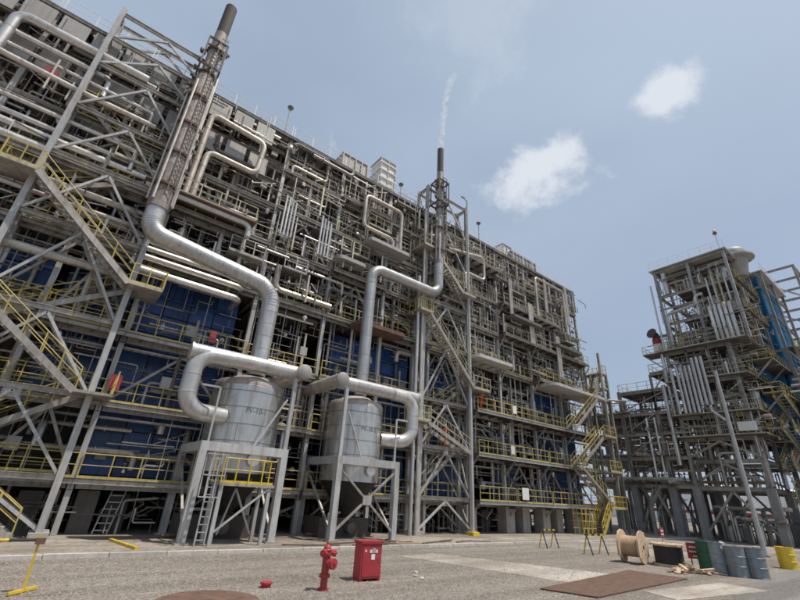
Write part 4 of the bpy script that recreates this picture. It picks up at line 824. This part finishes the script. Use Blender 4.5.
for z in (4.2, 8.2, 12.2, 15.8, 20.6):
    for y in (6.6, 8.4): part(MB().ibeam((60.5 if z < 16 else 65, y, z), (69.5, y, z), 0.16, 0.26, 0.025), 'beam', 'steel', SF)
    for x in (60.5, 65, 69.5):
        if z < 16 or x > 61: part(MB().ibeam((x, 6.6, z), (x, 8.4, z), 0.16, 0.26, 0.025), 'beam', 'steel', SF)
    part(MB().box(60.6 if z < 16 else 65, 69.4, 6.6, 8.4, z + .15, z + .2), 'deck', 'deck', SF, smooth=False); railing(SF, (60.6 if z < 16 else 65, 6.62, z + .2), (69.4, 6.62, z + .2), 'yellow'); railing(SF, (60.6 if z < 16 else 65, 6.6, z + .2), (60.6 if z < 16 else 65, 8.4, z + .2), 'yellow')
    if z < 16: part(MB().bar((60.6, 6.5, z + .2), (65, 6.5, z + 3.4), .14), 'brace', 'steel', SF); part(MB().bar((69.4, 6.5, z + .2), (65, 6.5, z + 3.4), .14), 'brace', 'steel', SF); part(MB().bar((60.4, 6.6, z + .2), (60.4, 8.4, z + 3.4), .12), 'brace', 'steel', SF)
for q in range(5): pipe(SF, [(61.2 + q * 1.7, 7.2, 0.02), (61.2 + q * 1.7, 7.2, 15 + q), (61.2 + q * 1.7, 9.6, 15 + q)], .11 + .03 * (q % 3), ('clad', 'whitepipe', 'clad_dull')[q % 3], n=10)
fine_pipework(SF, [(60.6, 69.4, 6.7, 8.3, z, z + 3.5, 50, 'x') for z in (.1, 4.4, 8.4, 12.4, 16.0)], 91)
OF = thing('open_frame', 'bare open steel frame standing beyond the bright blue tubes', 'steel frame', (88, 11, 0))
for x in (83, 88, 93):
    for y in (7.6, 13.6): part(MB().ibeam((x, y, 0), (x, y, 39), 0.34, 0.34, 0.04), 'column', 'steel', OF)
for z in (5, 10, 14.5, 19, 23.5, 28.5, 33.3, 38.8):
    for y in (7.6, 13.6): part(MB().ibeam((83, y, z), (93, y, z), 0.24, 0.34, 0.03), 'beam', 'steel', OF)
    for x in (83, 88, 93): part(MB().ibeam((x, 7.6, z), (x, 13.6, z), 0.24, 0.34, 0.03), 'beam', 'steel', OF)
for i, z in enumerate((5, 10, 14.5, 19, 23.5, 28.5, 33.3)):
    z2 = (5, 10, 14.5, 19, 23.5, 28.5, 33.3, 38.8)[i + 1]; part(MB().bar((83, 7.6, z), (83, 13.6, z2 - .2), 0.2), 'brace', 'steel', OF); part(MB().bar((83, 7.6, z), (88, 7.6, z2 - .2), 0.2), 'brace', 'steel', OF)
    if i % 2: railing(OF, (83, 7.6, z + .1), (93, 7.6, z + .1), 'cream')
# pipe rack between the two buildings
PR = thing('pipe_rack', 'dark steel pipe rack on thick fireproofed legs linking furnace building and process tower', 'pipe rack', (62, 24, 0))
RX = [56.0, 62.0, 68.0, 74.0]; RY = [21.4, 25.6, 27.8, 33]
for x in RX:
    for y in RY:
        part(MB().box(x - .34, x + .34, y - .34, y + .34, 0, 5.0), 'leg_casing', 'fireproof', PR, smooth=False); part(MB().ibeam((x, y, 5), (x, y, 16.3 if y > 22 else 13.5), 0.36, 0.36, 0.04), 'column', 'steel', PR)
for z in (5.2, 8.2, 11.0, 13.4):
    for x in RX: part(MB().ibeam((x, 19.2, z - .2), (x, 33, z - .2), 0.22, 0.38, 0.03), 'beam', 'steel', PR)
    for y in RY: part(MB().ibeam((56, y, z - .2), (74, y, z - .2), 0.2, 0.3, 0.03), 'beam', 'steel', PR)
for x in (56, 62):
    for a, b in ((21.4, 23.4), (25.4, 23.4)): part(MB().bar((x, a, .3), (x, b, 4.9), 0.24), 'brace', 'steel', PR)
    for z0, z1 in ((5.2, 8.0), (8.2, 10.8), (11, 13.2)): part(MB().bar((x, 25.6, z0), (x, 21.6, z1), 0.15), 'brace', 'steel', PR)
for _ in range(75):
    z = prg.choice([5.2, 8.2, 11.0, 13.4]); r = prg.choice([.08, .12, .16, .22]); m = prg.choice(['clad_dull', 'steel', 'steel_dark', 'clad', 'steel_dark'])
    if prg.random() < .6: y = prg.uniform(19.8, 32.8); pipe(PR, [(54.5 + prg.uniform(-.8, 1), y, z + r), (75, y, z + r)], r, m, n=8)
    else: x = prg.uniform(55, 73); pipe(PR, [(x, 19.8, z + .3 + r), (x, 33, z + .3 + r), (x, 33, z + 2)], r, m, n=8)
for _ in range(36):
    x = prg.uniform(55.6, 66); y = prg.uniform(20, 32); z = prg.choice([0.02, 0.02, 5.2, 8.2]); pipe(PR, [(x, y, z), (x, y, z + prg.uniform(2.4, 5.2)), (x, y + prg.uniform(-2, 2), z + 5.1)], prg.choice([.07, .1, .16, .24]), prg.choice(['steel', 'steel_dark', 'clad_dull']), n=8)
part(MB().box(55.6, 74, 25.2, 33.4, 13.4, 13.5), 'deck', 'deck', PR, smooth=False); railing(PR, (55.65, 25.2, 13.5), (55.65, 33.3, 13.5), 'cream'); railing(PR, (55.6, 25.25, 13.5), (74, 25.25, 13.5), 'cream')
for z in (15.9, 17.9):
    ys_ = (19.6, 21.4) if z > 17 else (19.6, 21.4, 25.6)
    for x in (56, 62):
        part(MB().ibeam((x, ys_[0], z), (x, ys_[-1], z), 0.18, 0.28, 0.03), 'beam', 'steel', PR)
    for y in ys_:
        part(MB().ibeam((56, y, z), (62, y, z), 0.18, 0.28, 0.03), 'beam', 'steel', PR)
        for x in (56, 62): part(MB().ibeam((x, y, 13.4), (x, y, z), 0.24, 0.24, 0.03), 'column', 'steel', PR)
    part(MB().bar((56, ys_[0], z), (56, ys_[-1], z - 2.2), 0.12), 'brace', 'steel', PR); part(MB().box(56, 62, ys_[0], ys_[-1], z + .15, z + .2), 'deck', 'deck', PR, smooth=False); railing(PR, (56.02, ys_[0], z + .2), (56.02, ys_[-1], z + .2), 'cream'); railing(PR, (56, ys_[-1], z + .2), (62, ys_[-1], z + .2), 'cream')
for q in range(2): pipe(PR, [(55.5, 22.6 - q * .9, 5.6), (55.5, 22.6 - q * .9, 12.6)], 0.13, 'clad', n=8)
fine_pipework(PR, [(55.4, 62, 19.8, 28, z, z2, 110, 'y') for z, z2 in ((.1, 4.9), (5.2, 8), (8.2, 10.8), (11, 13.3), (13.5, 15.8))], 78)
# distant plant seen between the legs
for i, (x, y, r, h) in enumerate(((150, 50, 9, 9), (172, 62, 8, 8), (160, 30, 7, 8), (190, 44, 9, 10))):
    t = thing('storage_tank', ['wide pale storage tank far beyond the pipe rack', 'distant pale storage tank partly behind another, beyond the pipe rack', 'small pale storage tank far behind the process tower legs', 'farthest pale storage tank on the horizon behind the tower'][i], 'tank', (x, y, 0))
    part(MB().lathe((x, y, 0), [(r, 0), (r, h), (r * .98, h + .1)], 40), 'shell', 'white', t); part(MB().lathe((x, y, h), [(r * .99, .1), (r * .6, .8), (.2, 1.1)], 40), 'roof', 'white', t)
WLf = thing('boundary_wall', 'long low pale wall with red band on the horizon behind the pipe rack', 'wall', (130, 45, 0)); part(MB().box(128, 129, -20, 110, 0, 2.2), 'wall_face', 'white', WLf, smooth=False); part(MB().box(127.9, 129.1, -20, 110, 2.2, 2.9), 'red_band', 'red_sign', WLf, smooth=False)

# ------------------------------------------------------------------ yard objects
hy = thing('fire_hydrant', 'red pillar hydrant standing on the gravel beside the red cabinet', 'hydrant', (7.15, 12.42, 0)); hy.scale = (.92, .92, .92); hx, hyy = 7.15, 12.42
part(MB().lathe((hx, hyy, 0), [(.17, 0), (.17, .05), (.11, .06), (.11, .32), (.17, .33), (.17, .42), (.115, .43), (.125, .92), (.16, .93), (.16, .99), (.12, 1.0), (.13, 1.08), (.10, 1.18), (.05, 1.22), (.045, 1.29), (.02, 1.3)], 20), 'barrel', 'red', hy)
for a, z, r, L in ((R(180) + .64, 1.0, .075, .30), (-.64, 1.0, .075, .27)):
    d = Vector((math.cos(a), math.sin(a), 0)); p = Vector((hx, hyy, z)); part(MB().tube([p, p + d * L], r, 12).tube([p + d * (L - .09), p + d * (L + .02)], r + .03, 8).tube([p + d * (L + .02), p + d * (L + .06)], .03, 6), 'nozzle', 'red', hy)
d = Vector((0.35, -.94, 0)).normalized(); p = Vector((hx, hyy, .72)); part(MB().tube([p, p + d * .26], .115, 14).tube([p + d * .2, p + d * .34], .155, 10).tube([p + d * .34, p + d * .4], .04, 6), 'pumper_nozzle', 'red', hy)
part(MB().lathe((hx, hyy, 1.06), [(.135, 0), (.155, .02), (.135, .04)], 12), 'bonnet_flange', 'red', hy)
bx = thing('hose_cabinet', 'red metal hose cabinet with pale stickers on the gravel', 'cabinet', (9.17, 13.22, 0)); bx.rotation_euler = (0, 0, R(-6)); bx.scale = (.82, .82, .88)
def bpart(mb, name, m): o = bpy.data.objects.new(name, mb.mesh(name, m, False)); C.objects.link(o); o.parent = bx; return o
bpart(MB().box(-.46, .46, -.3, .3, .08, 1.2), 'body', 'red'); bpart(MB().box(-.5, .5, -.36, .34, 1.2, 1.28), 'lid', 'red'); bpart(MB().box(-.40, .42, -.325, -.302, .16, 1.13), 'door', 'red')
for x in (-.4, .4): bpart(MB().box(x - .05, x + .05, -.28, .28, 0, .08), 'foot', 'red')
bpart(MB().box(-.10, .26, -.333, -.328, .90, 1.0), 'sticker', 'white'); bpart(MB().lathe((.08, -.331, .98), [(.02, -.004), (.09, -.004), (.09, .003)], 14, 'y'), 'emblem', 'panel'); bpart(MB().box(-.02, .14, -.333, -.328, .68, .86), 'sticker', 'white'); bpart(MB().box(-.32, -.24, -.333, -.328, .93, 1.0), 'sticker', 'white'); bpart(MB().box(.30, .35, -.345, -.325, .6, .74), 'handle', 'steel_dark')
single(MB().lathe((5.8, 13.3, 0), [(.12, 0), (.13, .02), (.14, .08), (.17, .09), (.17, .13), (.06, .15)], 16), 'valve_cap', 'red', 'small round red valve cap low on the gravel', 'valve cap')
sp = MB()
mp_ = MB().box(13.6, 22.4, 0, .001, 0, .03)
pl = [(13.8, 9.9), (21.9, 10.9), (22.4, 8.7), (14.5, 8.3)]
single(MB()._add([(x, y, .012) for x, y in pl] + [(x, y, .045) for x, y in pl], [(0, 1, 2, 3)[::-1], (4, 5, 6, 7)[::-1] if False else (4, 7, 6, 5), (0, 1, 5, 4), (1, 2, 6, 5), (2, 3, 7, 6), (3, 0, 4, 7)]), 'steel_plate', 'rust', 'rusty brown steel road plate lying over the concrete path', 'plate')
single(MB().lathe((3.9, 12.15, 0.0), [(1.2, 0), (1.2, .04), (1.1, .05), (.02, .055)], 40), 'manhole_cover', 'rust', 'round rusty cover set in the gravel at the yard edge', 'cover')
# cable spools
def spool(label, loc, R1, R0, L, rot, m_core, group):
    t = thing('cable_spool', label, 'cable spool', loc, group); t.rotation_euler = rot
    def pp(mb, name, m): o = bpy.data.objects.new(name, mb.mesh(name, m)); C.objects.link(o); o.parent = t; return o
    for s in (-1, 1):
        y = s * L / 2; fl = pp(MB().lathe((0, y, 0), [(.08, -.04), (R1, -.04), (R1, .04), (.08, .04)], 32, 'y'), 'flange', 'wood')
        for q in range(5): a = -R1 * .8 + q * R1 * .4; hl = math.sqrt(max(.02, R1 * R1 - a * a)) * .97; o = bpy.data.objects.new('board', MB().box(a - R1 * .19, a + R1 * .19, y + s * .04, y + s * .055, -hl, hl).mesh('board', 'wood', False)); C.objects.link(o); o.parent = fl
        for q in range(4): an = q * math.pi / 2 + .4; o = bpy.data.objects.new('bolt', MB().lathe((R0 * .7 * math.cos(an), y + s * .06, R0 * .7 * math.sin(an)), [(.03, -.02), (.03, .02)], 8, 'y').mesh('bolt', 'steel_dark')); C.objects.link(o); o.parent = fl
        o = bpy.data.objects.new('arbor_hole', MB().lathe((0, y + s * .05, 0), [(.02, -.02), (.09, -.02), (.09, .012), (.02, .012)], 14, 'y').mesh('arbor_hole', 'black')); C.objects.link(o); o.parent = fl
    pp(MB().lathe((0, 0, 0), [(R0, -L / 2 + .04), (R0, L / 2 - .04)], 28, 'y'), 'core', m_core); return t
spool('pale wooden cable spool standing on its rims, empty brown core', (25.3, 12.2, 0.76), .76, .48, .95, (0, 0, R(8)), 'woodbrown', 'cable spools on the gravel')
spool('cable spool lying flat like a table, wound with black cable', (26.55, 11.0, .50), .80, .66, .88, (R(90), 0, R(20)), 'black', 'cable spools on the gravel')
# drums
def drum_pts(r, h): return [(r * .93, 0), (r, .01), (r, .03), (r * .975, .04), (r * .975, h * .32), (r * 1.02, h * .335), (r * 1.02, h * .35), (r * .975, h * .365), (r * .975, h * .64), (r * 1.02, h * .655), (r * 1.02, h * .67), (r * .975, h * .685), (r * .975, h - .04), (r, h - .03), (r, h), (r * .94, h), (r * .93, h - .025)]
def drum(label, x, y, m, r=.37, h=1.08, group='steel drums beside the yard road', lid=True):
    t = thing('steel_drum', label, 'drum', (x, y, 0), group)
    part(MB().lathe((x, y, 0), drum_pts(r, h), 28), 'drum_body', m, t)
    part(MB().lathe((x, y, h - .03), [(r * .93, 0), (r * .93, .006), (.02, .006)], 28), 'drum_lid', m if lid else 'soot', t); part(MB().lathe((x + r * .6, y, h - .02), [(.05, 0), (.05, .03), (.02, .03)], 10), 'bung', 'steel_dark', t)
    return t
drum('dark green bin with rim behind the scrap wood', 26.5, 9.22, 'green', .42, 1.3)
dw = drum('grey drum with a white cloth over its rim, beside the green bin', 26.5, 8.75, 'drumgrey', .42, 1.3)
drum('grey drum between the one with white cloth and the one at the slanted pipe', 26.36, 8.0, 'drumgrey', .40, 1.22)
drum('grey drum with pale ribs next to the slanted steel pipe', 26.83, 7.4, 'drumgrey', .41, 1.22)
drum('yellow drum standing alone past the grey drums', 33.9, 7.85, 'yellow_strong', .42, 1.05)
rg = random.Random(2)
cl = MB(); n = 9
vs = [(26.2 + .045 * i, 8.38 + .10 * abs(i - 4) / 4 - .02 * math.sin(i * 1.7 + j) - .03 * (j > 0), 1.36 - .05 * j + .03 * math.sin(i * 1.3)) if True else 0 for j in range(n) for i in range(n)]
cl._add(vs, [(j * n + i, j * n + i + 1, (j + 1) * n + i + 1, (j + 1) * n + i) for j in range(n - 1) for i in range(n - 1)])
single(cl, 'rag', 'white', 'crumpled white cloth hanging over the rim of a grey drum', 'cloth')
# scrap wood
for i in range(34):
    x = 24.9 + rg.uniform(-1.0, 1.1); y = 9.3 - (x - 24.9) * .55 + rg.uniform(-.28, .28); a = rg.uniform(0, 3.14); L = rg.uniform(.3, .85); z = .04 + rg.uniform(0, .42) * max(0, 1 - abs(x - 24.7)); dz = rg.uniform(-.1, .14)
    u = Vector((math.cos(a), math.sin(a), 0)) * L / 2; mb = MB().bar(Vector((x, y, z)) - u - Vector((0, 0, dz * .5)), Vector((x, y, z)) + u + Vector((0, 0, dz)), rg.uniform(.08, .16), rg.uniform(.02, .04))
    single(mb, 'scrap_plank', 'wood', 'broken pale scrap plank in the heap before the drums', 'plank', 'scrap planks in the heap')
# red notice beside the heap, small red sign behind
rs = thing('notice_board', 'red notice board with white lines of text leaning by the flat spool', 'notice', (26.85, 9.85, 0))
part(MB().bar((26.72, 10.02, 0), (26.72, 10.02, 1.1), .05).bar((26.98, 9.66, 0), (26.98, 9.66, 1.1), .05), 'stand', 'steel_dark', rs)
def slanted(x0, y0, x1, y1, z0, z1, off, m, name):
    d = Vector((x1 - x0, y1 - y0, 0)).normalized(); nrm = Vector((-abs(d.y), -abs(d.x), 0)); o = nrm * off
    part(MB().bar(Vector((x0, y0, (z0 + z1) / 2)) + o, Vector((x1, y1, (z0 + z1) / 2)) + o, .02, z1 - z0), name, m, rs, smooth=False)
slanted(26.6, 10.12, 27.05, 9.52, .45, 1.15, .03, 'red_sign', 'red_sheet')
for z, a, b in ((.95, .15, .85), (.76, .12, .9), (.56, .3, .75)):
    p = (26.6 + .45 * a, 10.12 - .6 * a); q = (26.6 + .45 * b, 10.12 - .6 * b); slanted(p[0], p[1], q[0], q[1], z - .035, z + .035, .045, 'white', 'text_line')
ss = thing('small_sign', 'small red sign on a thin post behind the flat spool', 'sign', (33.3, 14.0, 0)); part(MB().bar((33.3, 14, 0), (33.3, 14, 1.2), .05), 'post', 'steel', ss); part(MB().box(33.05, 33.55, 13.94, 13.97, .95, 1.5), 'plate', 'red_sign', ss, smooth=False)
for z in (1.1, 1.3): part(MB().box(33.12, 33.48, 13.925, 13.94, z - .04, z + .04), 'text_line', 'white', ss, smooth=False)
# barricades
def barricade(x, y, rot, label, group, L=2.0, grp=True):
    t = thing('barricade', label, 'barricade', (x, y, 0), group); t.rotation_euler = (0, 0, rot)
    def pp(mb, name, m): o = bpy.data.objects.new(name, mb.mesh(name, m, False)); C.objects.link(o); o.parent = t
    for s in (-1, 1):
        for q in (-1, 1): pp(MB().bar((s * L / 2, q * .32, 0), (s * L / 2, 0, 1.0), .05), 'leg', 'yellow_strong' if q > 0 else 'black')
    n = 6
    for i in range(n): pp(MB().box(-L / 2 - .1 + (L + .2) * i / n, -L / 2 - .1 + (L + .2) * (i + 1) / n, -.03, .03, .96, 1.05), 'rail_stripe', 'yellow_strong' if i % 2 else 'black')
barricade(26.4, 18.0, R(-5), 'yellow and black trestle barrier near the concrete piers', 'trestle barriers by the kerb', 1.1)
barricade(26.6, 15.0, R(-10), 'yellow and black trestle barrier on the gravel before the kerb', 'trestle barriers by the kerb', 1.3)
# yellow stand with a striped pole near the first stair tower
ys = thing('barrier_stand', 'yellow T foot stand holding a yellow and black striped pole', 'barrier', (0.4, 14.4, 0))
part(MB().bar((0.1, 14.38, .05), (0.62, 14.98, .05), .06, .06), 'foot', 'yellow_strong', ys); part(MB().bar((.37, 14.68, .08), (.33, 14.68, 1.2), .05, .05), 'upright', 'yellow_strong', ys); part(MB().box(.26, .46, 14.6, 14.76, 1.0, 1.13), 'bracket', 'rust', ys, smooth=False)
for i in range(7): a = .3 - i * .55; part(MB().tube([(a, 14.68, 1.09), (a - .55, 14.68, 1.09)], .035, 8), 'pole_stripe', 'black' if i % 2 == 0 else 'yellow_strong', ys)
ys2 = MB().bar((3.0, 24.0, .11), (3.6, 21.0, .11), .14, .1); single(ys2, 'kerb_bar', 'yellow_strong', 'yellow bar lying on the apron before the first stair tower', 'bar')
ld = thing('ladder', 'pale steel ladder leaning in the dark under the first furnace floor', 'ladder', (3.2, 26.6, .07)); lm = MB()
for x in (2.6, 3.2): lm.bar((x - .15, 26.4, .1), (x + .25, 26.9, 2.2), .05)
for i in range(7): t_ = i / 7 + .07; lm.bar((2.45 + .4 * t_, 26.4 + .5 * t_, .1 + 2.1 * t_), (3.05 + .4 * t_, 26.4 + .5 * t_, .1 + 2.1 * t_), .05)
part(lm, 'rails_and_rungs', 'column', ld)
for i in range(4):
    x, y = rg.choice([(7.9, 13.3), (11.2, 13.0), (11.7, 13.6), (12.5, 12.6), (10.8, 12.4)]); x += rg.uniform(-.3, .3); y += rg.uniform(-.3, .3); s = rg.uniform(.06, .14)
    single(MB().lathe((x, y, 0), [(s * .8, 0), (s, s * .3), (s * .7, s * .7), (s * .2, s * .85)], 7), 'rock', 'stone', 'pale fist sized rock lying on the gravel near the red cabinet', 'rock', 'rocks near the red cabinet')
# boards and loose metal along the kerb
for i in range(14):
    x = 9.5 + i * .95 + rg.uniform(-.3, .3); y = rg.uniform(20.4, 21.6); L = rg.uniform(.8, 2.4); a = rg.uniform(-.35, .35)
    single(MB().bar((x, y, .10), (x + L * math.cos(a), y + L * math.sin(a), .10), rg.uniform(.06, .14), .05), 'scrap_bar', rg.choice(['rust', 'steel_dark', 'woodbrown']), 'loose scrap bar lying along the kerb before the vessels', 'scrap', 'scrap bars along the kerb')
# red signs on the walkways, white notices on the end unit
def board(x, y, z, w, h, m, label): single(MB().box(x - w / 2, x + w / 2, y - .02, y, z, z + h).box(x - .03, x + .03, y, y + .02, z, z + h), 'sign_board', m, label, 'sign')
board(1.3, 25.62, 6.6, .5, .75, 'red_sign', 'red board hung on the railing of a stair tower walkway'); board(5.3, 25.6, 10.1, .38, .75, 'red_sign', 'red board on the yellow railing above the white header pipe'); board(18.6, 24.2, 3.0, .26, 1.1, 'red_sign', 'upright red board beside the X braced vessel')
board(33.2, 24.55, 2.7, .9, .95, 'white', 'white notice board on the lowest yellow railing'); board(31.8, 24.55, 6.3, .5, .7, 'white', 'pale notice board on the second walkway railing'); board(32.4, 24.55, 9.9, .5, .7, 'white', 'pale notice board on the third walkway railing')
# workers
def worker(label, loc, rotz):
    t = thing('person', label, 'person', loc); t.rotation_euler = (0, 0, rotz)
    J = {'pel': ((0, 0, .95), .15), 'chest': ((0, -.04, 1.3), .17), 'neck': ((0, -.05, 1.48), .07), 'head': ((0, -.07, 1.62), .1), 'top': ((0, -.07, 1.70), .085),
         'sl': ((-.2, -.04, 1.40), .08), 'el': ((-.27, -.12, 1.14), .06), 'wl': ((-.2, -.34, 1.06), .045), 'sr': ((.2, -.04, 1.40), .08), 'er': ((.28, -.1, 1.14), .06), 'wr': ((.22, -.34, 1.08), .045),
         'hl': ((-.1, 0, .9), .11), 'kl': ((-.12, -.04, .5), .08), 'al': ((-.12, .02, .09), .055), 'tl': ((-.13, -.14, .05), .05), 'hr': ((.1, 0, .9), .11), 'kr': ((.12, .02, .5), .08), 'ar': ((.12, .08, .09), .055), 'tr': ((.13, -.08, .05), .05)}
    E2 = [('pel', 'chest'), ('chest', 'neck'), ('neck', 'head'), ('head', 'top'), ('chest', 'sl'), ('sl', 'el'), ('el', 'wl'), ('chest', 'sr'), ('sr', 'er'), ('er', 'wr'), ('pel', 'hl'), ('hl', 'kl'), ('kl', 'al'), ('al', 'tl'), ('pel', 'hr'), ('hr', 'kr'), ('kr', 'ar'), ('ar', 'tr')]
    ks = list(J); me = bpy.data.meshes.new('body'); me.from_pydata([J[k][0] for k in ks], [(ks.index(a), ks.index(b)) for a, b in E2], []); me.materials.append(M['orange'])
    o = bpy.data.objects.new('body', me); C.objects.link(o); o.parent = t; o.modifiers.new('skin', 'SKIN'); ss_ = o.modifiers.new('sub', 'SUBSURF'); ss_.levels = 1; ss_.render_levels = 1
    for i, k in enumerate(ks): me.skin_vertices[0].data[i].radius = (J[k][1], J[k][1]); me.skin_vertices[0].data[i].use_root = k == 'pel'
    def pp(mb, name, m): q = bpy.data.objects.new(name, mb.mesh(name, m)); C.objects.link(q); q.parent = t
    pp(MB().lathe((0, -.075, 1.52), [(.04, 0), (.085, .05), (.105, .12), (.10, .2), (.03, .26)], 14), 'face', 'skin'); pp(MB().lathe((0, -.07, 1.66), [(.17, 0), (.17, .015), (.125, .02), (.115, .09), (.06, .14), (.01, .15)], 16), 'hard_hat', 'white')
    for s in (-1, 1): pp(MB().lathe((s * .21, -.37, 1.06), [(.02, -.06), (.045, -.02), (.04, .04), (.015, .07)], 8), 'hand', 'skin')
worker('worker in orange coverall and white hard hat on the third walkway by the tall pole', (28.6, 25.3, 9.6), R(10)); worker('worker in orange coverall standing inside the middle stair tower', (24.4, 25.5, 6.15), R(-30))

# ------------------------------------------------------------------ steam
def plume(label, pts, rs, dens):
    mb = MB().tube(pts, rs, 16); m = bpy.data.materials.new('steam'); m.use_nodes = True; nt = m.node_tree; N = nt.nodes; K = nt.links; N.clear()
    out = N.new('ShaderNodeOutputMaterial'); v = N.new('ShaderNodeVolumePrincipled'); v.inputs['Color'].default_value = (.95, .96, .97, 1)
    g = N.new('ShaderNodeNewGeometry'); nz = N.new('ShaderNodeTexNoise'); nz.inputs['Scale'].default_value = 2.2; nz.inputs['Detail'].default_value = 4; K.new(g.outputs['Position'], nz.inputs['Vector'])
    mr = N.new('ShaderNodeMapRange'); mr.inputs['From Min'].default_value = .46; mr.inputs['From Max'].default_value = .68; mr.inputs['To Max'].default_value = dens; K.new(nz.outputs[0], mr.inputs['Value']); sz = N.new('ShaderNodeSeparateXYZ'); K.new(g.outputs['Position'], sz.inputs[0]); fz = N.new('ShaderNodeMapRange'); fz.inputs['From Min'].default_value = pts[0][2]; fz.inputs['From Max'].default_value = pts[-1][2]; fz.inputs['To Min'].default_value = 1.0; fz.inputs['To Max'].default_value = 0.06; K.new(sz.outputs[2], fz.inputs['Value']); mm = N.new('ShaderNodeMath'); mm.operation = 'MULTIPLY'; K.new(mr.outputs[0], mm.inputs[0]); K.new(fz.outputs[0], mm.inputs[1]); K.new(mm.outputs[0], v.inputs['Density']); K.new(v.outputs[0], out.inputs['Volume'])
    o = bpy.data.objects.new('steam_plume', mb.mesh('steam_plume', m)); C.objects.link(o); o['kind'] = 'stuff'; o['label'] = label; o['category'] = 'steam'
plume('white steam rising from the thinner stack', [(22.1, 24.1, 35.45), (22.12, 24.1, 36.6), (22.35, 24.1, 38.2), (22.3, 24.1, 39.8), (22.7, 24.2, 41.6), (22.75, 24.2, 43.4), (23.3, 24.3, 45.8), (24.0, 24.4, 48.4), (25.2, 24.5, 50.6)], [.26, .3, .33, .36, .4, .42, .44, .5, .15], 3.0)
plume('faint wisp of steam above the ribbed roof fan house', [(11.8, 27.5, 30.8), (11.5, 27.6, 32.2), (11.0, 27.6, 34.0)], [.3, .45, .2], 0.6)
